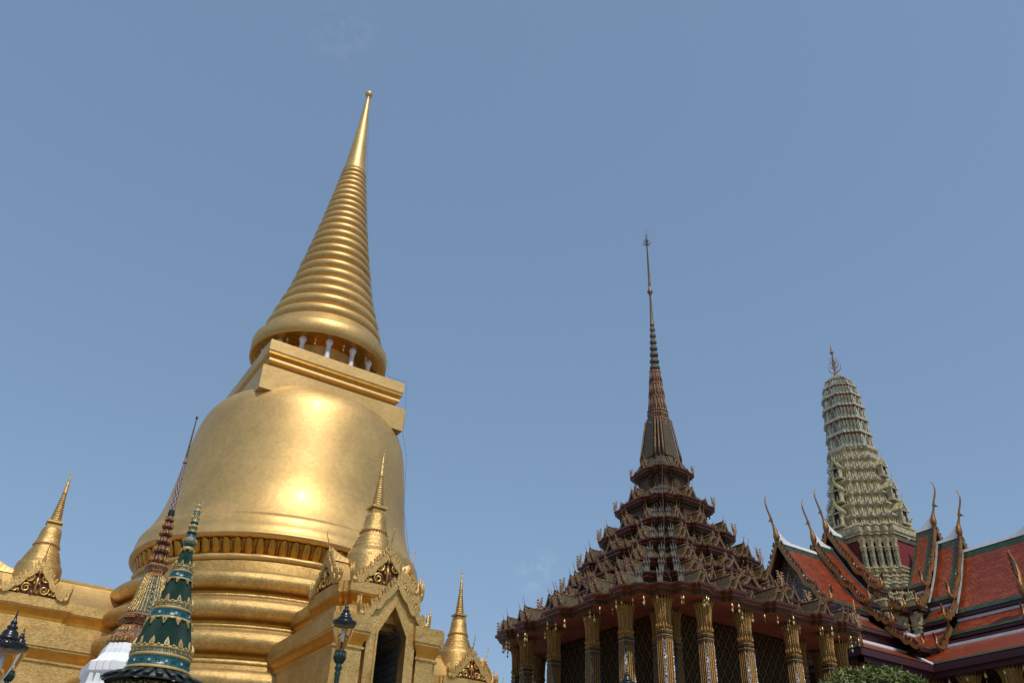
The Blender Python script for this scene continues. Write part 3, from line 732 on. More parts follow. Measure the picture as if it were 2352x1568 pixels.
# body
mb = MB(); mb.stack(redent(4.75,.35,2), [(0,TZ),(0,14.12)], cap=False); mb.build('wall', WALLM, mo, uvscale=1).location = (0,0,-TZ)
def mk_column(hgt, wb, wt, caph):
    mb = MB(); U = redent(.5,.09,2); sb = wb; st = wt
    z1 = hgt-caph
    sh = [(sb*.96, 0), (st*.96, z1-.35)]
    mb.stack(U, sh, mi=4, scale=True, cap=False)
    for k4 in range(4):
        T4 = Matrix.Rotation(k4*pi/2, 4, 'Z')
        for xo in (-.30,-.10,.10,.30):
            mb.tube([T4 @ Vector((xo*sb,-.5*sb*.97,.1)), T4 @ Vector((xo*st,-.5*st*.97,z1-.4))], .045*sb, 4, 0)
            mb.tube([T4 @ Vector((xo*sb,-.5*sb*1.01,.1)), T4 @ Vector((xo*st,-.5*st*1.01,z1-.4))], .016*sb, 4, 5)
    # blue glass inlays in the re-entrant corners
    for sx in (-1,1):
        for sy in (-1,1):
            for (ax, ay) in ((.40,.455),(.455,.40)):
                mb.tube([(sx*ax*sb,sy*ay*sb,.2),(sx*ax*st,sy*ay*st,z1-.5)], .04*sb, 4, 1)
    for kz in (-.3, -.08):
        mb.stack(U, [(st*.98,z1+kz-.1),(st*1.06,z1+kz-.07),(st*1.06,z1+kz+.0),(st*1.12,z1+kz+.02),(st*1.12,z1+kz+.07),(st*1.0,z1+kz+.1)], mats=[2,3,2,0,2,2], scale=True, cap=False)
    # lotus capital: long narrow petals flaring outwards
    pf = [(st*.52,z1),(st*.50,z1+.3),(st*.52,z1+caph*.5),(st*.57,z1+caph*.78),(st*.66,z1+caph*.93),(st*.5,z1+caph)]
    mb.lathe(pf, 16, 0, smooth=False)
    for i in range(20):
        a = 2*pi*(i+.5)/20; c_, s_ = cos(a), sin(a)
        rr = [st*.54, st*.55, st*.61, st*.76, st*.98]
        zz_ = [z1+.12, z1+caph*.45, z1+caph*.74, z1+caph*.93, z1+caph*1.05]
        mb.tube([(r*c_, r*s_, q) for r, q in zip(rr, zz_)], [.03,.045,.045,.035,.003], 4, 0)
        if i % 2 == 0: mb.tube([(rr[0]*1.08*c_,rr[0]*1.08*s_,z1+.2),(rr[2]*1.06*c_,rr[2]*1.06*s_,zz_[2])], .014, 3, 3)
    for i in range(16):
        a = 2*pi*i/16; c_, s_ = cos(a), sin(a)
        mb.tube([(st*.52*c_,st*.52*s_,z1+.05),(st*.62*c_,st*.62*s_,z1+.18),(st*.60*c_,st*.60*s_,z1+.32)], [.05,.05,.005], 4, 0)
    return mb.build('column', [MGOLD, BLUEM, MDARK, MGREY, mat('dark_gilt_ground', (.07,.03,.01), (.16,.08,.02), .4, .4, 20, .3, 50, glint=1), mat('bright_gilt_beads', (.62,.40,.12), None, .3, .7)])
CH = 14.12-TZ
colA = Once(mk_column(CH, .66, .58, 1.45))
xs = [-4.25,-1.65,1.65,4.25]; pts = []
for x in xs: pts += [(x,-6.85),(-6.85,x),(6.85,x),(x,6.85)]
pts += [(-6.15,-6.15),(6.15,-6.15),(-6.15,6.15),(6.15,6.15)]
for x in (-4.4, 4.4): pts += [(x, -4.95), (-4.95, x), (x, 4.95)]
pts += [(-5.0,-5.0)]
for (x, y) in pts: colA.put(mo, (x, y, 0), 0, 1 if max(abs(x),abs(y)) > 6 else (.85,.85,1))
# wind bells along the eave
mb = MB(); mb.tube([(0,0,0),(0,0,-.14)], .008, 4); mb.lathe([(.02,-.12),(.05,-.14),(.058,-.26),(.075,-.33),(.0,-.33)], 10)
mb.tube([(0,0,-.33),(0,0,-.40)], .006, 4); mb.extr([(0,-.40),(.075,-.50),(.065,-.57),(0,-.68),(-.065,-.57),(-.075,-.50)], -.006, .006)
b2 = Once(mb.build('wind_bell', PLEAF))
P = outl[0]; n = len(P); acc = 0; step = .78
for i in range(n):
    a = Vector(P[i]); b = Vector(P[(i+1) % n]); L = (b-a).length; d = (b-a)/L; nn = Vector((d.y,-d.x))
    while acc < L:
        q = a + d*acc - nn*.42
        if q.x < -6.5 or q.y < -6.5:
            b2.put(mo, (q.x, q.y, 14.14-TZ), random.uniform(-1.2, 1.0), .72)
        acc += step*random.uniform(.85, 1.15)
    acc -= L
# earthing cable down the corner
mb = MB(); mb.tube([(-1.0,-1.02,24.9),(-1.5,-1.75,24.2),(-2.25,-2.4,22.0),(-2.9,-3.1,20.1),(-3.75,-3.95,18.5),(-4.5,-4.75,17.0),(-5.4,-5.75,15.9),(-6.3,-7.0,14.75),(-6.35,-7.05,14.1)], .012, 4)
mb.build('earthing_cable', MGREY, mo).location = (0,0,-TZ)

# ================================================================== ROYAL PANTHEON
K = 1.12; PX, PY = 52.5*K, 36*K
def Z(z): return 1.6+(z-1.6)*K
pa = tag(empty('cruciform_pantheon', (PX, PY, TZ)), 'royal hall with orange and green tiled gable roofs around a pale ceramic corn cob tower', 'temple hall')
PRIM = mat('prang_cream_ceramic', (.32,.27,.145), (.56,.475,.28), .5, 0, 14, .5, 26, cells=.35, cs=5)
PGRY = mat('prang_grey_ceramic', (.32,.295,.215), (.52,.465,.345), .5, 0, 14, .5, 26, cells=.3, cs=5)
PGRN = mat('prang_green_ceramic', (.035,.15,.12), (.07,.21,.16), .35, 0, 10, .2, 26)
PTER = mat('prang_terracotta', (.20,.06,.03), (.28,.10,.05), .6, 0, 10)
PYEL = mat('prang_yellow_ceramic', (.55,.46,.10), (.42,.38,.12), .4, 0, 10)
def prang():
    U = redent(1,.19,4)
    mb = MB()
    def lv(a0, z0, a1, z1, mi, cap=False): mb.stack(U, [(a0*K,Z(z0)),(a1*K,Z(z1))], mi=mi, scale=True, cap=cap)
    # widths: perp radius r -> a
    q = lambda r: r
    U = redent(1,.13,2)
    # lower stage, wall with pilasters
    lv(q(4.5),12,q(4.4),17.9,4)
    def cornice(r, z, h, mi=0, crest=True):
        lv(q(r*.90), z-h, q(r*.93), z-h*.72, mi); lv(q(r*.97), z-h*.72, q(r*.97), z-h*.60, mi); lv(q(r*.92), z-h*.6, q(r*.92), z-h*.52, 1); lv(q(r), z-h*.5, q(r), z-h*.05, mi); lv(q(r), z-h*.05, q(r*.85), z, mi)
        lv(q(r*.97),z-h*.6,q(r),z-h*.5,mi)
        if crest:
            A = q(r)*K; 
            for i in range(len(U)):
                a = Vector(U[i])*A; b = Vector(U[(i+1) % len(U)])*A; L = (b-a).length; m = max(2, round(L/.17)); d = (b-a)/L
                if i in (): continue
                for j in range(m):
                    p = a+d*(L*(j+.5)/m); hh = .20 if (j != m//2) else .30; s_ = .07
                    zz_ = Z(z-h*.05)
                    mb.add([(p.x-s_,p.y-s_,zz_),(p.x+s_,p.y-s_,zz_),(p.x+s_,p.y+s_,zz_),(p.x-s_,p.y+s_,zz_),(p.x,p.y,zz_+hh)], [(0,1,4),(1,2,4),(2,3,4),(3,0,4)], mi)
    cornice(4.8, 18.5, .8)
    U = redent(1,.12,3)
    lv(q(4.0),18.4,q(3.9),18.9,4); cornice(4.1,19.2,.5)
    lv(q(3.5),19.1,q(3.4),19.7,4); cornice(3.6,20.05,.5)
    U = redent(1,.125,4)
    lv(q(3.05),19.95,q(3.0),20.4,4); cornice(3.2,20.75,.55); lv(q(2.9),20.7,q(2.85),21.0,0); cornice(3.02,21.4,.5)
    lv(q(2.80),21.35,q(2.72),23.5,4)
    cornice(3.08, 24.4, .95)
    # ornate mid tiers
    U = redent(1,.155,4); q = lambda r: r/.975
    z0 = 24.5; tiers = [(25.35,2.82),(26.35,2.52),(27.25,2.32),(28.35,2.12),(29.3,1.94),(30.15,1.84),(31.0,1.74)]
    pr_ = 2.95; zp = 24.5
    for (zt, r) in tiers:
        h = zt-zp
        lv(q(r*.93), zp-.05, q(r*.90), zt-.32, 0); lv(q(r*.90), zt-.32, q(r*.99), zt-.16, 0); lv(q(r), zt-.16, q(r), zt-.02, 2 if False else 1); lv(q(r), zt-.02, q(r*.86), zt+.01, 0)
        A = q(r*.95)*K
        for i in range(len(U)):
            a = Vector(U[i])*A; b = Vector(U[(i+1) % len(U)])*A; L = (b-a).length; d = (b-a)/L; m = max(1, round(L/.26)); nn = Vector((d.y,-d.x))
            for j in range(m):
                p = a+d*(L*(j+.5)/m); wz = .09
                za, zb_ = Z(zp+.02), Z(zp+h*.62)
                o_ = .10
                mb.add([(p.x-d.x*wz,p.y-d.y*wz,za),(p.x+d.x*wz,p.y+d.y*wz,za),(p.x+nn.x*o_,p.y+nn.y*o_,za+.05),(p.x+nn.x*.10,p.y+nn.y*.10,zb_),(p.x,p.y,(za+zb_)/2+.1)], [(0,2,3),(2,1,3)], 3 if (i*7+j) % 11 == 0 else 0)
            c_ = Vector(U[i])*q(r)*K; 
            mb.tube([(c_.x,c_.y,Z(zt-.05)),(c_.x*1.01,c_.y*1.01,Z(zt)+.18)], [.06,.005], 4, 0)
        zp = zt; pr_ = r
    root = mb.build('prang_tower', [PRIM, PGRY, PGRN, PYEL, PWALL], pa, uvscale=1); root.location = (0,0,-TZ)
    # corn-cob head
    U = redent(1,.125,4); q = lambda r: r/1.05
    mb = MB(); ZL = [31.0,32.25,33.45,34.6,35.65,36.55,37.25,37.7]; RL = [1.70,1.60,1.555,1.50,1.40,1.22,.95,.55]
    for k in range(7):
        za, zb_ = ZL[k], ZL[k+1]; ra, rb = RL[k], RL[k+1]; h = zb_-za
        lv(q(ra*.90), za-.02, q(rb*.90), zb_-.02, 3)
        for (f, g, mm) in ((ra*1.02, ra*1.0, 1),):
            mb.stack(U, [(q(ra*.88)*K,Z(za-.03)),(q(ra*1.02)*K,Z(za-.01)),(q(ra*1.01)*K,Z(za+h*.17)),(q(ra*.86)*K,Z(za+h*.19))], mats=[1,1,1,1], scale=True, cap=False)
        A = q(ra*.93)*K; B = q((ra+rb)/2*.95)*K; C2 = q(rb*.95)*K
        for i in range(len(U)):
            u0 = Vector(U[i]); u1 = Vector(U[(i+1) % len(U)]); Lu = (u1-u0).length; m = 1 if Lu < .5 else 3; d = (u1-u0)/Lu; nn = Vector((d.y,-d.x))
            for j in range(m):
                um = u0+d*(Lu*(j+.5)/m); wd = Lu/m*.49
                big = (m == 3 and j == 1); hh = 1.0 if big else .92
                for (sc_, off, mi) in ((1.0,.04,0),(.62,.07,2 if not big else 2),(.36,.09,3 if big else 0)):
                    vs = []
                    for (tx, tz) in ((-1,.19),(1,.19),(1,.62),(.6,.84),(0,.97),(-.6,.84),(-1,.62)):
                        tz2 = .19+(tz-.19)*(.75+.25*sc_)*hh; rr = A+(C2-A)*max(0,(tz2-.19)/.81)
                        p = (um + d*(tx*wd*sc_))*rr + nn*off; vs.append((p.x,p.y,Z(za+h*tz2)))
                    mb.add(vs, [tuple(range(7))], mi)
        for i in range(len(U)):
            c_ = Vector(U[i])*q(ra*1.0)*K; mb.tube([(c_.x,c_.y,Z(za+h*.15)),(c_.x*.99,c_.y*.99,Z(za+h*.15)+.16)], [.05,.004], 4, 1)
    lv(q(.55), 37.7, q(.15), 38.0, 1, True)
    mb.build('corn_cob_head', [PGRY, PGRY, PGRN, PTER], root)
    # niches with little gables on south and west sides
    nm = MB()
    nm.box(-.42,.42,-.30,.3,0,.14,0); nm.box(-.34,-.22,-.24,.2,.14,.95,0); nm.box(.22,.34,-.24,.2,.14,.95,0); nm.box(-.40,.40,-.28,.3,.95,1.05,0)
    nm.box(-.23,.23,-.16,.0,.14,.95,1); nm.extr([(-.30,1.05),(.30,1.05),(0,1.55)], -.10, -.06, 1)
    for s in (-1,1): barge(nm, .44, .66, .10, .12, s, -.24, .10, 6, 0, 2, Matrix.Translation((0,0,1.03)), hook=.2, n=12, wav=.05)
    nm.extr([(-.44,1.05),(.44,1.05),(0,1.70)], -.05, .6, 0)
    chofa(nm, .42, Matrix.Translation((0,-.24,1.70)), 2)
    nm.tube([(0,-.12,.15),(0,-.12,.5),(0,-.12,.68)], [.12,.09,.03], 6, 3)
    ni = Once(nm.build('niche', [PRIM, DARKI, PYEL, PGRY]))
    for (z_, r, s_) in ((24.6,2.78,1.15),(26.5,2.38,1.05),(28.45,2.0,.95)):
        for face in (0,1):
            d = q(r)*K*1.0+.30
            loc = (0,-d,Z(z_)) if face == 0 else (-d,0,Z(z_))
            ni.put(root, loc, 0 if face == 0 else -pi/2, s_)
    # pilasters
    q = lambda r: r
    def pil(zb_, zt, r, wdt, sr, nn, name='pilaster'):
        mb = MB(); h = (Z(zt)-Z(zb_))
        mb.stack(rect(-.5*wdt,.5*wdt,-.5*wdt,.5*wdt), [(0,0),(0,h*.60),(.03,h*.61),(.03,h*.64),(0,h*.65),(0,h*.68),(.05,h*.69),(.05,h*.73),(0,h*.74),(.02,h*.84),(.09,h*.97),(.09,h*.999)], mats=[0]+[1]*11)
        o = Once(mb.build(name, [PPIL, PRIM], uvscale=1)); A = q(r)*K; P_ = redent(A, sr*A, nn)
        for i_ in range(len(P_)):
            a_, (x, y), c_ = P_[i_-1], P_[i_], P_[(i_+1) % len(P_)]
            if (x-a_[0])*(c_[1]-y)-(y-a_[1])*(c_[0]-x) < 0 or (x > .3*A and y > .3*A): continue
            sx, sy = (1 if x > 0 else -1), (1 if y > 0 else -1)
            o.put(root, (x-sx*wdt*.3, y-sy*wdt*.3, Z(zb_)), 0)
    pil(21.4, 23.45, 2.84, .27, .125, 4); pil(15.2, 17.75, 4.5, .5, .13, 2)
    # trident finial
    mb = MB(); mb.lathe([(.28*K,Z(37.9)),(.25,Z(38.0)),(.12,Z(38.25)),(.06,Z(38.5)),(.05,Z(40.0)),(.15,Z(40.1)),(.17,Z(40.2)),(.06,Z(40.35)),(.07,Z(40.5)),(.03,Z(40.7)),(.005,Z(41.1))], 10)
    for lvl, (zz_, R_) in enumerate(((38.35,.42),(38.75,.32),(39.1,.22))):
        for i in range(4):
            a = i*pi/2+.3; c_, s_ = cos(a), sin(a); b_ = Z(zz_)
            mb.tube([(0,0,b_-.1),(R_*.6*c_*K,R_*.6*s_*K,b_-.02),(R_*c_*K,R_*s_*K,b_+.15),(R_*1.15*c_*K,R_*1.15*s_*K,b_+.5),(R_*1.3*c_*K,R_*1.3*s_*K,b_+.75)], [.03,.04,.035,.025,.006], 5)
    mb.build('trident_finial', MBAR, root)
prang()
# ---- roofs
RWH = mat('white_ridge_plaster', (.74,.73,.74), (.62,.61,.63), .6, 0, 3)
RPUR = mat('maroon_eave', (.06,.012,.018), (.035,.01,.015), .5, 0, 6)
BGOLD = mat('brown_gilt_bargeboard', (.24,.10,.025), (.40,.20,.06), .3, .55, 12, .4, 50, glint=1)
BFIN = mat('dark_bargeboard_blade', (.09,.04,.02), (.15,.075,.035), .35, .4, 10)
PEDM = mat('blue_gold_pediment', (.02,.02,.06), (.26,.15,.06), .4, .3, 14, .4, 24, lo=.45, hi=.6)
def wing(rz, gw, ridge, name, ends, wd):
    m1, a2, b2w, a3, b3w, dh, d2a, d2b = wd
    """gw: distances of the gable planes from centre, inner to outer"""
    T = Matrix.Rotation(rz, 4, 'Z')
    prev = gw[0]-1.35
    for k, (g, zr) in enumerate(zip(gw, ridge)):
        y0, y1 = -g*K, -prev*K
        over = 0.0
        mb = MB()
        e1 = .38
        hw, he = m1*K, Z(zr-dh)
        zR = Z(zr)
        for s in (-1, 1):
            P = concave(.06, zR-.05, hw, he, 9, .085)
            ys = [y0+.1, y0+.1+e1, y1-e1*.6, y1]; 
            roof_slope(mb, P, y0+.1, y1, s, edge=e1, T=T, gb=(.62,.40), ys=ys)
            # white verge strips
            for (ya, yb) in ((y0+.02, y0+.12),):
                for a, b in zip(P, P[1:]):
                    mb.add([(a[0]*s,ya,a[1]+.05),(b[0]*s,ya,b[1]+.05),(b[0]*s,yb,b[1]+.05),(a[0]*s,yb,a[1]+.05)], [(0,1,2,3) if s > 0 else (3,2,1,0)], 2, False, T)
                    mb.add([(a[0]*s,yb,a[1]+.05),(b[0]*s,yb,b[1]+.05),(b[0]*s,yb,b[1]-.02),(a[0]*s,yb,a[1]-.02)], [(0,1,2,3) if s > 0 else (3,2,1,0)], 2, False, T)
            if k:   # white flashing against the higher inner section
                ya, yb = y1-.02, y1-.18
                for a, b in zip(P, P[1:]):
                    mb.add([(a[0]*s,ya,a[1]+.10),(b[0]*s,ya,b[1]+.10),(b[0]*s,yb,b[1]+.02),(a[0]*s,yb,a[1]+.02)], [(0,1,2,3),(3,2,1,0)], 2, False, T)
            # eave fascia
            xa, xb = sorted((s*(hw-.30), s*(hw+.02)))
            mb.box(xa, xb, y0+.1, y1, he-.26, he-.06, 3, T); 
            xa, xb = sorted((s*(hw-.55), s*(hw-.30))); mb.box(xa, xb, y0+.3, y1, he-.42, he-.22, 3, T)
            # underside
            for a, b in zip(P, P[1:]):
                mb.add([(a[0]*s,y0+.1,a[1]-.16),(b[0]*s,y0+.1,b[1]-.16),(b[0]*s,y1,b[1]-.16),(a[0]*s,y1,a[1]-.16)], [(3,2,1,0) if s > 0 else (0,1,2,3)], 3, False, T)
        # ridge, sweeping up to the horn
        Lr = y1-y0; n = 10
        rv = []
        for i in range(n+1):
            t = i/n; y = y0+.08+Lr*t
            lift = .62*K*max(0, 1-t*Lr/1.5)**2
            rv.append((y, lift))
        for i in range(n):
            (ya, la), (yb, lb) = rv[i], rv[i+1]
            vs = [(-.13,ya,zR-.12),(.13,ya,zR-.12),(.09,ya,zR+.10+la),(-.09,ya,zR+.10+la),(-.13,yb,zR-.12),(.13,yb,zR-.12),(.09,yb,zR+.10+lb),(-.09,yb,zR+.10+lb)]
            mb.add(vs, [(0,1,2,3),(1,5,6,2),(2,6,7,3),(3,7,4,0),(5,4,7,6)], 2, False, T)
        r_ = mb.build('roof', [RTILE, GTILE, RWH, RPUR], pa, uvscale=1); r_.location = (0,0,-TZ)
        # bargeboards and horn
        for s in (-1, 1):
            mb = MB(); Tb = T @ Matrix.Translation((0, y0-.02, he))
            hk = .82 if not (ends and k == len(gw)-1) else 2.1
            big = ends and k == len(gw)-1
            barge(mb, hw, zR-he+.05, .14, .46 if big else .27, s, 0, .27, 26, 0, 1, Tb, hook=hk, n=44, wav=.045)
            mb.build('bargeboard', [BGOLD, BFIN], r_)
        mb = MB(); chofa(mb, 1.95, T @ Matrix.Translation((0, y0-.02, zR+.12))); mb.build('roof_horn', BGOLD, r_)
        # pediment, set back
        mb = MB(); yp = y0+.75*K
        mb.extr([(-hw*.86,he-.9),(hw*.86,he-.9),(hw*.86,he+.1),(hw*.40,he+(zR-he)*.42),(0,zR-.35),(-hw*.40,he+(zR-he)*.42),(-hw*.86,he+.1)], yp, yp+.1, 0, T)
        mb.box(-hw*.86,hw*.86,yp-.12,yp,he+.02,he+.30,1,T)
        rng = random.Random(k+3)
        for q_ in range(26):
            xx = rng.uniform(-.72,.72)*hw*.86; zz_ = rng.uniform(.05,.95)*(1-abs(xx)/hw*1.05)*(zR-he)*.85
            spiral(mb, (xx, he+.3+zz_), .17, 1.2, 1 if q_ % 2 else -1, yp-.03, 1, T, .035)
        mb.build('pediment', [PEDM, BGOLD], r_)
        # second roof below
        w2a, z2a, w2b, z2b = a2*K, Z(zr-d2a), b2w*K, Z(zr-d2b)
        for s in (-1, 1):
            mb = MB()
            P = concave(w2a, z2a, w2b, z2b, 4, .05)
            roof_slope(mb, P, y0+.1, y1, s, edge=e1*.8, T=T, gb=(.0,.42), ys=[y0+.1,y0+.1+e1*.8,y1-.2,y1])
            xa, xb = sorted((s*(w2a-.1), s*(w2a+.1))); mb.box(xa, xb, y0+.05, y1, z2a-.1, z2a+.09, 2, T)
            xa, xb = sorted((s*(w2b-.28), s*(w2b+.02))); mb.box(xa, xb, y0+.1, y1, z2b-.24, z2b-.05, 3, T)
            xa, xb = sorted((s*(w2b-.52), s*(w2b-.28))); mb.box(xa, xb, y0+.3, y1, z2b-.40, z2b-.20, 3, T)
            xa, xb = sorted((s*(w2a-.16), s*(w2a-.02))); mb.box(xa, xb, y0+.2, y1, z2a-.1, he-.2, 3, T)
            r2 = mb.build('lower_roof', [RTILE, GTILE, RWH, RPUR], pa, uvscale=1); r2.location = (0,0,-TZ)
            mb = MB(); Tb = T @ Matrix.Translation((s*w2a, y0-.02, z2b))
            barge(mb, w2b-w2a, z2a-z2b+.05, .13, .24, s, 0, .26, 10, 0, 1, Tb, hook=.72, n=24, wav=.10)
            mb.build('bargeboard', [BGOLD, BFIN], r2)
        if k == 1:
            w3a, z3a, w3b, z3b = a3*K, Z(16.35), b3w*K, Z(15.0)
            yi = -3.2*K
            for s in (-1, 1):
                mb = MB(); P = concave(w3a, z3a, w3b, z3b, 4, .05)
                roof_slope(mb, P, y0+.1, yi, s, edge=e1*.8, T=T, gb=(.0,.30), ys=[y0+.1,y0+.1+e1*.8,yi-.2,yi])
                xa, xb = sorted((s*(w3a-.1), s*(w3a+.1))); mb.box(xa, xb, y0+.05, yi, z3a-.1, z3a+.07, 2, T)
                xa, xb = sorted((s*(w3b-.28), s*(w3b+.02))); mb.box(xa, xb, y0+.1, yi, z3b-.28, z3b-.05, 3, T)
                r3 = mb.build('lower_roof', [RTILE, GTILE, RWH, RPUR], pa, uvscale=1); r3.location = (0,0,-TZ)
                mb = MB(); Tb = T @ Matrix.Translation((s*w3a, y0-.02, z3b))
                barge(mb, w3b-w3a, z3a-z3b+.05, .13, .24, s, 0, .26, 12, 0, 1, Tb, hook=.72, n=24, wav=.10)
                mb.build('bargeboard', [BGOLD, BFIN], r3)
        prev = g-.15
    return
wing(-pi/2, [4.5,6.0,9.65], [23.95,22.8,22.1], 'west', False, (3.08,2.85,4.4,4.2,6.0,4.55,4.92,6.1))
wing(0, [5.05,6.6,11.15], [23.9,22.75,21.75], 'south', True, (2.5,2.3,3.6,3.5,5.0,4.4,4.75,5.85))
# skirt roof: L shaped eave running round both wings
mb = MB(); wI, zI, wO, zO = 4.25*K, Z(15.15), 7.4*K, Z(13.55)
Wend, Send = 13.3*K, 16.5*K
def skirt_strip(a_in, b_in, a_out, b_out, gstart=False, gend=False):
    n = 6; rows = []
    for i in range(n+1):
        t = i/n; zz_ = zI+(zO-zI)*t-.05*(zI-zO)*sin(pi*t)
        rows.append([Vector((a_in[0]+(a_out[0]-a_in[0])*t, a_in[1]+(a_out[1]-a_in[1])*t, zz_)), Vector((b_in[0]+(b_out[0]-b_in[0])*t, b_in[1]+(b_out[1]-b_in[1])*t, zz_))])
    for i in range(n):
        a0, b0 = rows[i]; a1, b1 = rows[i+1]; g = i == n-1
        cuts = [0,1]
        if gstart: cuts.append(.06)
        if gend: cuts.append(.94)
        cuts = sorted(cuts)
        for c0, c1 in zip(cuts, cuts[1:]):
            gg = g or (gstart and c1 <= .07) or (gend and c0 >= .93)
            mb.add([a0.lerp(b0,c0), a1.lerp(b1,c0), a1.lerp(b1,c1), a0.lerp(b0,c1)], [(0,1,2,3)], 1 if gg else 0)
# west wing: south side, west end, north side ; south wing: west side, east side, south end
skirt_strip((-Wend+wO-wI,-wI), (-wI,-wI), (-Wend,-wO), (-wO,-wO), True, False)
skirt_strip((-Wend+wO-wI,wI), (-Wend+wO-wI,-wI), (-Wend,wO), (-Wend,-wO), True, True)
skirt_strip((-wI,-wI), (-wI,-Send+wO-wI), (-wO,-wO), (-wO,-Send), False, True)
skirt_strip((-wI,-Send+wO-wI), (wI,-Send+wO-wI), (-wO,-Send), (wO,-Send), True, True)
skirt_strip((-3*K,wI), (-Wend+wO-wI,wI), (-3*K,wO), (-Wend,wO), False, True)
skirt_strip((wI,-Send+wO-wI), (wI,0), (wO,-Send), (wO,0), True, False)
# fascia under the edge + ceiling
for (x0,x1,y0,y1) in ((-Wend,-wO,-wO-.02,-wO+.2),(-Wend-.02,-Wend+.2,-wO,wO),(-wO-.02,-wO+.2,-Send,-wO),(-wO,wO,-Send-.02,-Send+.2)):
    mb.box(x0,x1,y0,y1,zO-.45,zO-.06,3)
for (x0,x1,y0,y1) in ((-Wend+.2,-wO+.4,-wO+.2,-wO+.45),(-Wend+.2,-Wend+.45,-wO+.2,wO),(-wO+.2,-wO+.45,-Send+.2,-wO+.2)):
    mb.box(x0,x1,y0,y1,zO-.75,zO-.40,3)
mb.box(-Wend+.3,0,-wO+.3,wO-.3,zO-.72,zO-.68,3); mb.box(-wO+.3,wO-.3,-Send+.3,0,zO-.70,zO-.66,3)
# white hips and top edge
mb.tube([(-Wend+wO-wI,-wI,zI+.03),(-Wend,-wO,zO+.05)], .10, 6, 2)
mb.tube([(-wI,-wI,zI-.02),(-wO,-wO,zO+.02)], .09, 6, 2)
mb.box(-Wend+wO-wI-.1,-wI,-wI-.1,-wI+.1,zI-.1,zI+.10,2); mb.box(-wI-.1,-wI+.1,-Send+wO-wI,-wI,zI-.1,zI+.10,2)
mb.box(-Wend+wO-wI,-wI+.1,-wI+.12,-wI+.3,zI-.1,Z(16.2),3); mb.box(-wI+.12,-wI+.3,-Send+wO-wI,-wI,zI-.1,Z(15.45),3); mb.box(-wI+.31,-3.3*K,-Send+wO-wI,-wI,Z(15.35),Z(15.42),3)
mb.box(-Wend+wO-wI-.1,-Wend+wO-wI+.1,-wI,wI,zI-.1,zI+.10,2); mb.box(-Wend+wO-wI+.1,-Wend+wO-wI+.3,-wI,wI,zI-.1,Z(17.0),3)
sk = mb.build('skirt_roof', [RTILE, GTILE, RWH, RPUR], pa, uvscale=1); sk.location = (0,0,-TZ)
mb = MB(); mb.tube([(-Wend-.02,-wO-.02,zO-.05),(-Wend-.12,-wO-.12,zO+.5),(-Wend-.05,-wO-.05,zO+1.0),(-Wend-.22,-wO-.22,zO+1.7),(-Wend-.38,-wO-.38,zO+2.5)], [.2,.17,.10,.09,.02], 8)
mb.build('corner_horn', BGOLD, sk)
# walls
mb = MB()
wl_ = 5.0*K
mb.stack([(-Wend+3.4,-wl_),(-wl_,-wl_),(-wl_,-Send+3.4),(wl_,-Send+3.4),(wl_,wl_),(-Wend+3.4,wl_)], [(0,TZ),(0,zO-.5)], cap=False)
mb.build('wall', WALLM, pa, uvscale=1).location = (0,0,-TZ)
mb = MB(); mb.stack([(-Wend+4.5,-2.75*K),(-2.1*K,-2.75*K),(-2.1*K,-Send+6),(2.1*K,-Send+6),(2.1*K,2.75*K),(-Wend+4.5,2.75*K)], [(0,zO-.3),(0,Z(17.0))], cap=False)
mb.box(-3.3*K,3.3*K,-Send+5,-3*K,zO-.3,Z(15.5)); mb.box(-Wend+4,-3*K,-3.6*K,3.6*K,zO-.3,Z(15.5)); mb.build('upper_wall', RPUR, pa).location = (0,0,-TZ)
colB = Once(mk_column(zO-.7-TZ, .95, .86, 2.0))
cp = [(-Wend+1.1,-wO+1.1),(-wO+1.1,-wO+1.1)]
for k in range(1,3): cp.append((-Wend+1.1+k*(Wend-wO)/3*1.0, -wO+1.1))
for k in range(1,5): cp.append((-wO+1.1, -wO+1.1-k*2.55))
cp += [(-Wend+1.1,-2.5),(-Wend+1.1,2.5)]
for (x, y) in cp: colB.put(pa, (x, y, 0), 0, 1)
mb = MB(); mb.tube([(0,0,0),(0,0,-.2)], .01, 4); mb.lathe([(.03,-.18),(.07,-.2),(.08,-.36),(.10,-.45),(.0,-.45)], 10)
mb.tube([(0,0,-.45),(0,0,-.55)], .008, 4); mb.extr([(0,-.55),(.10,-.69),(.09,-.78),(0,-.93),(-.09,-.78),(-.10,-.69)], -.008, .008)
b3 = Once(mb.build('wind_bell', PLEAF))
x = -Wend+.5
while x < -wO: b3.put(pa, (x,-wO+.4,zO-.72-TZ), random.uniform(-.8,.5)); x += 1.15
y = -wO-.6
while y > -Send: b3.put(pa, (-wO+.4,y,zO-.72-TZ), random.uniform(-.8,.5)); y -= 1.15

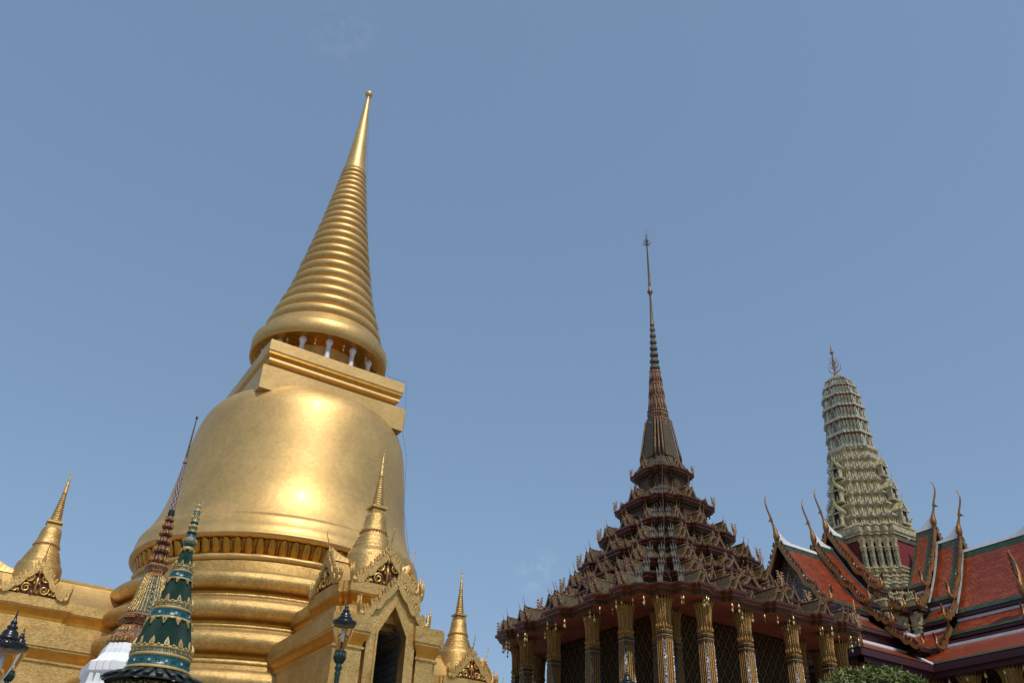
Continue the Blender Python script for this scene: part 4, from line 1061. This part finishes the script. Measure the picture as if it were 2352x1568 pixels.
# ================================================================== GREEN CERAMIC SPIRE
GD = 20.0
ga = RAD(78.86); GX, GY = GD*cos(ga), GD*sin(ga)
gp = tag(empty('green_ceramic_spire', (GX, GY, 0)), 'dark green ribbed ceramic spire with yellow petals and blue flower bands', 'ceramic spire')
def gz(y): # display row -> height
    return 1.6+GD*interp(y, [(1150,.3801),(1197,.355),(1268,.319),(1420,.2466),(1528,.198),(1600,.165)])
def cz(c): return gz((c/2.698+2150)/1.7415)
def dz_(c): return gz(c*.4143+918.8)
u = .00186
GRN = mat('dark_green_glaze', (.006,.026,.019), (.011,.04,.028), .6, 0, 6, spec=.2)
YEL = mat('yellow_glaze', (.40,.26,.06), (.52,.36,.11), .4, 0, 12, .2, 30)
TURQ = mat('turquoise_glaze', (.006,.06,.08), (.012,.11,.13), .35, 0, 12)
WHG = mat('white_glaze', (.62,.60,.55), (.50,.48,.45), .4, 0, 12)
GREYG = mat('grey_glass_tesserae', (.07,.08,.075), (.22,.22,.18), .3, .2, 60, .3, 60, glint=1)
def ribbed(name, c0, r0, c1, r1):
    mb = MB(); n = 120
    pf = []
    for i in range(7):
        t = i/6; pf.append((r0+(r1-r0)*t**1.12, cz(c0)+(cz(c1)-cz(c0))*t))
    mb.lathe(pf[::-1], n, 0, smooth=False, flute=.018); return mb.build(name, GRN, gp)
def petals(mb, r, z, n, h, up, slope, w=None):
    """pointed yellow leaves with turquoise or grey hearts"""
    for i in range(n):
        a = 2*pi*(i+.5)/n; T = RZ(a); s = 1 if up else -1
        w_ = w or h*.33
        def leaf(sc_, off, mi):
            P = [(-.5,.0),(-.55,.25),(-.38,.55),(0,1),(.38,.55),(.55,.25),(.5,0)]
            c = .42
            vs = [(r+off+slope*s*((pz-c)*sc_+c)*h, px*w_*sc_, z+s*((pz-c)*sc_+c)*h) for px, pz in P]
            vs2 = [(v[0]-.03,v[1],v[2]) for v in vs]
            k = len(P); f = [tuple(range(k))] + [(j,(j+1)%k,(j+1)%k+k,j+k) for j in range(k)]
            mb.add(vs+vs2, f, mi, False, T)
        leaf(1.0, .02, 0); leaf(.5, .035, 1 if i % 2 else 2)
        # little leaf between
        a2 = 2*pi*i/n; T2 = RZ(a2); q = [(-.4,0),(0,.20),(.4,0)]
        vs = [(r+.02+slope*s*pz*h, px*w_, z+s*pz*h) for px, pz in q]; vs2 = [(v[0]-.03,v[1],v[2]) for v in vs]
        mb.add(vs+vs2, [(0,1,2),(0,1,4,3),(1,2,5,4)], 0, False, T2)
def band(name, ctop, rtop, cbot, rbot):
    """yellow rim / grey tesserae / yellow / blue flower / yellow"""
    mb = MB(); zt, zb_ = cz(ctop), cz(cbot); h = zt-zb_
    R = lambda t: rtop+(rbot-rtop)*t
    pf = []; ms = []
    def seg(t0, t1, b, m):
        pf.append((R(t0)+b-.012, zt-h*t0)); ms.append(m); pf.append((R((t0+t1)/2)+b, zt-h*(t0+t1)/2)); ms.append(m); pf.append((R(t1)+b-.012, zt-h*t1)); ms.append(0)
    seg(0,.14,.012,0); seg(.15,.32,.0,3); seg(.33,.44,.012,0); seg(.46,.87,.0,1); seg(.89,1.0,.025,0)
    mb.lathe(pf[::-1], 64, mats=ms[:-1][::-1]+[0])
    n = max(8, int(2*pi*R(.69)/.16))
    for i in range(n):
        a = 2*pi*i/n; T = RZ(a, (0,0,zt-h*.69)); r = R(.69)+.012
        if i % 2 == 0:
            for k in range(5):
                b = k*2*pi/5; mb.add([(r,.0,0),(r+.006,.022*cos(b-.5),.022*sin(b-.5)),(r+.008,.036*cos(b),.036*sin(b)),(r+.006,.022*cos(b+.5),.022*sin(b+.5))], [(0,1,2,3)], 2, False, T)
        else:
            for sx in (-1,1): mb.add([(r,0,0),(r+.008,sx*.03,.02),(r,sx*.055,.0),(r+.008,sx*.03,-.015)], [(0,1,2,3) if sx < 0 else (3,2,1,0)], 4, False, T)
    n = int(2*pi*R(.25)/.045)
    for i in range(n):
        a = 2*pi*i/n; T = RZ(a); r = R(.25); mb.tube([(r,0,zt-h*.17),(r+.012,.004,zt-h*.26),(r,0,zt-h*.35)], .009, 3, 3 if i % 3 else 0, T)
    return mb.build(name, [YEL, TURQ, WHG, GREYG, GRN], gp)
ribbed('ribbed_cone', 135, 60*u, 345, 108*u); ribbed('ribbed_cone', 470, 126*u, 760, 204*u); ribbed('ribbed_cone', 900, 232*u, 1250, 322*u)
band('flower_band', 320, 112*u, 480, 133*u); band('flower_band', 725, 206*u, 915, 232*u); band('flower_band', 1215, 322*u, 1450, 340*u)
for (c0, r, n, h, up, sl) in ((130,62,7,.075,False,.3),(318,112,8,.10,True,-.26),(470,132,8,.12,False,.27),(730,205,10,.145,True,-.28),(905,236,11,.16,False,.27),(1218,322,13,.175,True,-.27)):
    mb = MB(); petals(mb, r*u+.01, cz(c0), n, h, up, -.28 if up else -.28, h*.52); mb.build('petal_ring', [YEL, TURQ, mat('dusty_pink_glaze', (.22,.16,.14), (.28,.21,.18), .5, 0, 9)], gp)
mb = MB(); pf = [(60*u,cz(135)),(66*u,cz(120)),(60*u,cz(105)),(48*u,cz(100)),(52*u,dz_(808)),(74*u,dz_(800)),(80*u,dz_(785)),(74*u,dz_(768)),(58*u,dz_(764)),(60*u,dz_(757)),(44*u,dz_(752)),(44*u,dz_(742)),(60*u,dz_(738)),(60*u,dz_(733)),(42*u,dz_(728)),(40*u,dz_(716)),(52*u,dz_(710)),(54*u,dz_(700)),(50*u,dz_(694)),(40*u,dz_(690)),(46*u,dz_(680)),(46*u,dz_(672)),(34*u,dz_(668)),(42*u,dz_(650)),(40*u,dz_(632)),(34*u,dz_(628)),(42*u,dz_(624)),(42*u,dz_(617)),(28*u,dz_(612)),(30*u,dz_(604)),(20*u,dz_(600)),(28*u,dz_(590)),(26*u,dz_(578)),(14*u,dz_(572)),(14*u,dz_(562)),(3*u,dz_(554))]
ms = [0,0,1,2,1,3,3,0,1,2,1,2,1,2,0,1,3,0,1,2,1,0,0,1,1,0,1,1,0,1,0,0,1,3,3]
mb.lathe(pf, 24, mats=ms)
for k, (c, rr, nn, hh) in enumerate(((650,44,10,.10),(702,54,10,.07),(716,44,8,.05),(588,28,7,.06))):
    for i in range(nn):
        a = 2*pi*i/nn; T = RZ(a); mb.tube([(rr*u*.95,0,dz_(c)-hh/2),(rr*u*1.03,0,dz_(c)),(rr*u*.9,0,dz_(c)+hh/2)], [.008,.018,.006], 4, 0, T)
for i in range(8):
    T = RZ(2*pi*i/8, (0,0,dz_(784)))
    for k in range(5):
        b = k*2*pi/5; mb.tube([(80*u,0,0),(82*u,.032*cos(b),.032*sin(b))], [.008,.014], 4, 0, T)
mb.build('bead_finial', [YEL, TURQ, GRN, GREYG], gp)
# tiled skirt roof and carved drum beneath
mb = MB(); zr_ = cz(1450)
NT = 24
for i in range(NT):
    a0 = 2*pi*i/NT; a1 = 2*pi*(i+1)/NT; am = (a0+a1)/2
    for j in range(2):
        r0 = .62+j*.17; r1 = r0+.24; z0 = zr_-.03-j*.06; z1 = z0-.10
        mb.tube([(r0*cos(am),r0*sin(am),z0),((r0+r1)/2*cos(am),(r0+r1)/2*sin(am),(z0+z1)/2+.01),(r1*cos(am),r1*sin(am),z1)], [.075,.085,.07], 7, 0, None, .32)
mb.lathe([(.95,zr_-.26),(.97,zr_-.22),(.6,zr_-.03)], 48, 0)
mb.build('tiled_skirt', mat('dark_slate_tile', (.012,.02,.018), (.03,.04,.036), .5, 0, 9), gp)
mb = MB(); mb.lathe([(.55,1.2),(.55,zr_-1.2),(.82,zr_-.9),(.80,zr_-.6),(.86,zr_-.5),(.84,zr_-.3),(.60,zr_-.2)], 48); mb.build('mosaic_drum', mat('gold_speckled_mosaic', (.02,.025,.015), (.40,.27,.08), .4, .3, 26, .3, 40, kind='voronoi', lo=.55, hi=.62), gp)
mb = MB(); mb.stack(rect(-1,1,-1,1), [(0,0.006),(0,.3),(-.2,.35),(-.2,1.1),(-.1,1.2),(-.35,1.25)]); mb.build('plinth', WHITE, gp)

# ================================================================== BROWN MOSAIC CHEDI
BD = 24.0; ba = RAD(80.38); BX, BY = BD*cos(ba), BD*sin(ba)
bc = tag(empty('brown_mosaic_chedi', (BX, BY, 0)), 'slender brown mosaic chedi on white stepped base behind the green ceramic spire', 'chedi')
def bz(t): return 1.6+BD*t
BRW = mat('brown_gold_ceramic', (.14,.035,.015), (.52,.27,.09), .35, .3, 22, .6, 45, glint=1)
BMET = mat('bronze_needle', (.08,.045,.03), (.20,.13,.06), .4, .5, 20)
def chev():
    m = bpy.data.materials.new('red_white_chevron'); m.use_nodes = True; N = m.node_tree.nodes; L = m.node_tree.links; b = N['Principled BSDF']; b.inputs['Roughness'].default_value = .35
    tc = N.new('ShaderNodeTexCoord'); sp = N.new('ShaderNodeSeparateXYZ'); L.new(tc.outputs['Object'], sp.inputs[0])
    at = N.new('ShaderNodeMath'); at.operation = 'ARCTAN2'; L.new(sp.outputs[1], at.inputs[0]); L.new(sp.outputs[0], at.inputs[1])
    m1 = N.new('ShaderNodeMath'); m1.operation = 'MULTIPLY'; L.new(at.outputs[0], m1.inputs[0]); m1.inputs[1].default_value = 1.6
    pp = N.new('ShaderNodeMath'); pp.operation = 'PINGPONG'; L.new(m1.outputs[0], pp.inputs[0]); pp.inputs[1].default_value = 1
    m2 = N.new('ShaderNodeMath'); m2.operation = 'MULTIPLY_ADD'; L.new(sp.outputs[2], m2.inputs[0]); m2.inputs[1].default_value = 5.2; L.new(pp.outputs[0], m2.inputs[2])
    fr = N.new('ShaderNodeMath'); fr.operation = 'FRACT'; L.new(m2.outputs[0], fr.inputs[0])
    cr = N.new('ShaderNodeValToRGB'); cr.color_ramp.interpolation = 'CONSTANT'; L.new(fr.outputs[0], cr.inputs[0]); e = cr.color_ramp.elements
    e[0].color = (.60,.58,.58,1); e[1].position = .24; e[1].color = (.13,.008,.018,1); x = e.new(.72); x.color = (.03,.02,.06,1)
    L.new(cr.outputs[0], b.inputs['Base Color']); return m
CHEV = chev()
mb = MB(); mb.lathe([(.035,bz(.4205)),(.055,bz(.4215)),(.055,bz(.4230)),(.035,bz(.4240)),(.032,bz(.43)),(.016,bz(.478)),(.016,bz(.4795)),(.036,bz(.4805)),(.04,bz(.482)),(.03,bz(.4835)),(0,bz(.484))], 12); mb.build('needle', BMET, bc)
mb = MB(); mb.lathe([(.072,bz(.3632)),(.068,bz(.37)),(.058,bz(.39)),(.038,bz(.4207))], 24); mb.build('chevron_shaft', CHEV, bc)
mb = MB(); mb.lathe([(.08,bz(.357)),(.09,bz(.359)),(.076,bz(.3635))], 16); mb.build('green_collar', GRN, bc)
# bead rings
ts = [.3575,.3495,.3412,.3325,.3230,.3125,.3005]
for i in range(len(ts)-1):
    t1, t0 = ts[i], ts[i+1]; mb = MB(); r = .098+.020*i; za, zb_ = bz(t0), bz(t1); h = zb_-za
    mb.lathe([(r*.7,za),(r*.95,za+h*.08),(r*1.05,za+h*.35),(r*.98,za+h*.62),(r*.72,za+h*.74),(r*.66,zb_)], 24, 1)
    nb = 12
    for k in range(nb):
        a = 2*pi*k/nb; T = RZ(a)
        mb.tube([(r*.98,0,za+h*.12),(r*1.10,0,za+h*.4),(r*1.0,0,za+h*.82)], [r*.22,r*.24,.005], 5, 0, T)
    mb.build('lotus_ring', [BRW, mat('dark_red_glaze', (.05,.012,.007), (.10,.03,.015), .5, 0, 10)], bc)
U = redent(1,.12,3)
mb = MB()
def bl(a0,t0,a1,t1,mi=0): mb.stack(U, [(a0,bz(t0)),(a1,bz(t1))], mi=mi, scale=True, cap=True)
bl(.22,.2975,.21,.3005); bl(.26,.2950,.26,.2975,1); bl(.22,.2915,.25,.2950); bl(.20,.2885,.21,.2915); bl(.25,.2862,.24,.2885)
mb.build('throne_block', [BRW, MATS['dark_red_glaze']], bc)
mb = MB()
prof = [(.455,.2448),(.40,.2490),(.345,.257),(.305,.266),(.275,.275),(.25,.2825),(.235,.2865)]
mb.stack(U, [(a,bz(t)) for a,t in prof], mi=0, scale=True, cap=True)
for p in U:
    mb.tube([(p[0]*a,p[1]*a,bz(t)) for a,t in prof], .020, 5, 1)
for k in range(4):
    for off in (-.62,-.31,.31,.62):
        T = Matrix.Rotation(k*pi/2,4,'Z'); mb.tube([T @ Vector((off*a*.72,-a*1.0,bz(t))) for a,t in prof], .02, 4, 1)
    T = Matrix.Rotation(k*pi/2,4,'Z')
    for j in range(5):
        a_ = .30; tt = .251+.0055*j; rr = interp(tt, [(t,a) for a,t in prof]); q = T @ Vector((0,-rr*1.0,bz(tt)))
        mb.tube([q+Vector((0,0,-.05)), q+(T @ Vector((0,-.03,0))), q+Vector((0,0,.05))], [.008,.024,.008], 5, 1)
BGRD = mat('emerald_glass', (.010,.03,.018), (.02,.055,.03), .25, .3, 30, .3, 50, glint=1)
mb.build('ribbed_bell', [BGRD, mat('bright_gilt_ribs', (.50,.30,.09), (.70,.48,.20), .3, .7, 30, .4, 60, glint=1)], bc)
mb = MB(); sh_ = lambda t: .2105+(t-.183)*(.2450-.2105)/(.2275-.183)
R_ = [(a*.79,sh_(t)) for a,t in [(.55,.183),(.80,.186),(.86,.192),(.80,.1985),(.70,.2055),(.60,.2100),(.55,.2125),(.57,.2155),(.68,.2165),(.70,.2235),(.62,.2262),(.60,.2275)]]
mb.stack(U, [(a*.93,bz(t)) for a,t in R_], mats=[0,0,0,1,1,1,0,0,1,0,0,0], scale=True, cap=True)
for i in range(len(U)):
    p = Vector(U[i]); pn = Vector(U[(i+1) % len(U)]); 
    for (t0, t1, a0, a1) in ((sh_(.187),sh_(.1985),.83*.79,.76*.79),(sh_(.200),sh_(.211),.74*.79,.58*.79),(sh_(.2185),sh_(.2235),.66*.79,.66*.79)):
        m = 1 if (pn-p).length < .5 else 5
        for j in range(m):
            q = p.lerp(pn,(j+.5)/m); mb.tube([(q.x*a0*.93,q.y*a0*.93,bz(t0)),(q.x*(a0+a1)/2*.99,q.y*(a0+a1)/2*.99,bz((t0+t1)/2)),(q.x*a1*.93,q.y*a1*.93,bz(t1))], [.024,.045,.006], 5, 0)
        mb.tube([(p.x*a0*.93,p.y*a0*.93,bz(t0)),(p.x*a1*.95,p.y*a1*.95,bz(t1))], [.05,.01], 4, 2)
mb.build('lotus_moulding', [BRW, MATS['dark_red_glaze'], MATS['bright_gilt_ribs']], bc)
mb = MB(); W_ = [(a*.78, z_+(.0245*24 if z_ > 4 else 0)) for a,z_ in [(2.0,0.006),(2.0,.8),(1.6,1.0),(1.6,3.0),(1.55,bz(.13)),(1.50,bz(.140)),(1.34,bz(.145)),(1.30,bz(.155)),(1.38,bz(.157)),(1.38,bz(.1655)),(1.22,bz(.168)),(1.08,bz(.1745)),(1.02,bz(.1760)),(1.00,bz(.1800)),(.92,bz(.1865)),(.60,bz(.187))]]
mb.stack(redent(1,.13,3), [(a*.93,z_) for a,z_ in W_], scale=True); mb.build('white_stepped_base', WHITE, bc)

# ================================================================== LAMP POSTS
GLASS = bpy.data.materials.new('lamp_glass'); GLASS.use_nodes = True
gn = GLASS.node_tree.nodes; gb_ = gn['Principled BSDF']; gb_.inputs['Base Color'].default_value = (.85,.80,.76,1); gb_.inputs['Transmission Weight'].default_value = 1; gb_.inputs['Roughness'].default_value = .04; gb_.inputs['IOR'].default_value = 1.03
def lamp_post(D, ax, ay, tip, label, zb_):
    x, y = D*ax/hypot(ax,ay), D*ay/hypot(ax,ay); zt = 1.6+tip*D
    r = tag(empty('street_lamp', (x, y, zb_)), label, 'street lamp', 'ornate iron lamp posts around the terrace')
    H = zt-zb_
    mb = MB(); mb.lathe([(0,H-.72),(.05,H-.72),(.16,H-.36-.08),(.185,H-.30),(.195,H-.245),(.19,H-.245),(.155,H-.43),(.045,H-.71)][1:6], 24); mb.build('glass_globe', GLASS, r)
    mb = MB(); mb.lathe([(.02,H-.27),(.19,H-.275),(.205,H-.25),(.205,H-.205),(.12,H-.20),(.115,H-.18),(.13,H-.165),(.13,H-.14),(.10,H-.12),(.095,H-.09),(.085,H-.06),(.055,H-.04),(.05,H-.03),(.065,H-.02),(.06,H-.0),(.035,H+.015),(.032,H+.03),(.04,H+.04),(.035,H+.06),(.018,H+.08),(.014,H+.12),(.003,H+.20)], 24)
    for i in range(28):
        a = 2*pi*i/28; mb.tube([(.2*cos(a),.2*sin(a),H-.225),(.205*cos(a),.205*sin(a),H-.195)], [.014,.004], 4)
    mb.build('cap', IRONB, r)
    mb = MB(); mb.tube([(0,0,H-.72),(0,0,H-.56)], .018, 6, 1); mb.tube([(0,0,H-.56),(0,0,H-.33)], .034, 8, 0); mb.build('bulb', [WHG, IRONB], r)
    mb = MB(); mb.lathe([(.14,0),(.14,.25),(.10,.32),(.085,.9),(.065,1.0),(.05,1.1),(.044,H-1.15),(.055,H-1.08),(.04,H-1.05),(.06,H-1.02),(.065,H-.98),(.045,H-.95),(.05,H-.92),(.075,H-.88),(.095,H-.82),(.10,H-.77),(.09,H-.73),(.10,H-.715),(.06,H-.70),(0,H-.70)], 20)
    for i in range(10):
        a = 2*pi*i/10; mb.tube([(.06*cos(a),.06*sin(a),H-.92),(.1*cos(a),.1*sin(a),H-.83),(.105*cos(a),.105*sin(a),H-.74)], [.012,.02,.006], 4)
    mb.build('post', IRON, r)
lamp_post(16.0, .3685, .93, .277, 'lamp with round glass globe in front of the golden doorway porch', TZ)
lamp_post(12.6, .0515, .999, .217, 'largest lamp, cut by the left edge of the photo', TZ)
lamp_post(22.0, .0625, .998, .209, 'smaller lamp half hidden behind the large one at the left edge', TZ)
lamp_post(23.0, .638, .767, .222, 'lamp whose black finial stands before the mondop columns', TZ)

# ================================================================== TOPIARY
TD = 14.0; ta = RAD(35.9); TXX, TYY = TD*cos(ta), TD*sin(ta)
tp = tag(empty('topiary_tree', (TXX, TYY, TZ)), 'clipped green topiary bush with rounded leafy top below the pantheon roof', 'tree')
LEAF = mat('leaf_green', (.06,.09,.015), (.19,.21,.045), .5, 0, 7, spec=.4)
LEAF2 = mat('leaf_dry', (.16,.13,.05), (.10,.11,.03), .6, 0, 9)
rg = random.Random(5)
mb = MB(); cz0 = 3.92-TZ; rx, rzz = .98, .76
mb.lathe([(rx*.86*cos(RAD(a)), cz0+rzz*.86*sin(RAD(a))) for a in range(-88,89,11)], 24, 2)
for i in range(11000):
    u_ = rg.uniform(-.75,1); ph = rg.uniform(0,2*pi); cr_ = math.sqrt(max(0,1-u_*u_)); s_ = rg.uniform(.86,1.04)+.04*sin(ph*5+u_*7)
    c = Vector((rx*cr_*cos(ph)*s_, rx*cr_*sin(ph)*s_, cz0+rzz*u_*s_))
    d = Vector((rg.gauss(0,1),rg.gauss(0,1),rg.gauss(.3,.8))).normalized(); o_ = d.cross(Vector((rg.gauss(0,1),rg.gauss(0,1),rg.gauss(0,1)))).normalized()
    L_ = rg.uniform(.06,.12); W_2 = L_*.22
    nn = d.cross(o_)*L_*.12
    mb.add([c, c+d*L_*.5+o_*W_2+nn, c+d*L_, c+d*L_*.5-o_*W_2+nn], [(0,1,2),(0,2,3)], 1 if rg.random() < .16 else 0)
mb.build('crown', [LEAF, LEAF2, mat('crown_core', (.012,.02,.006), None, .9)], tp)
mb = MB(); mb.tube([(0,0,0),(.04,.02,.5),(0,0,1.1)], [.11,.09,.07], 8)
for i in range(5):
    a = i*1.26; mb.tube([(0,0,.8),(.3*cos(a),.3*sin(a),1.1),(.6*cos(a),.6*sin(a),1.5)], [.05,.035,.015], 6)
mb.build('trunk', mat('bark', (.10,.07,.045), (.16,.12,.08), .85, 0, 12, .5, 20), tp)
print('OBJECTS', len(bpy.data.objects), 'FACES', sum(len(o.data.polygons) for o in bpy.data.objects if o.type == 'MESH'))
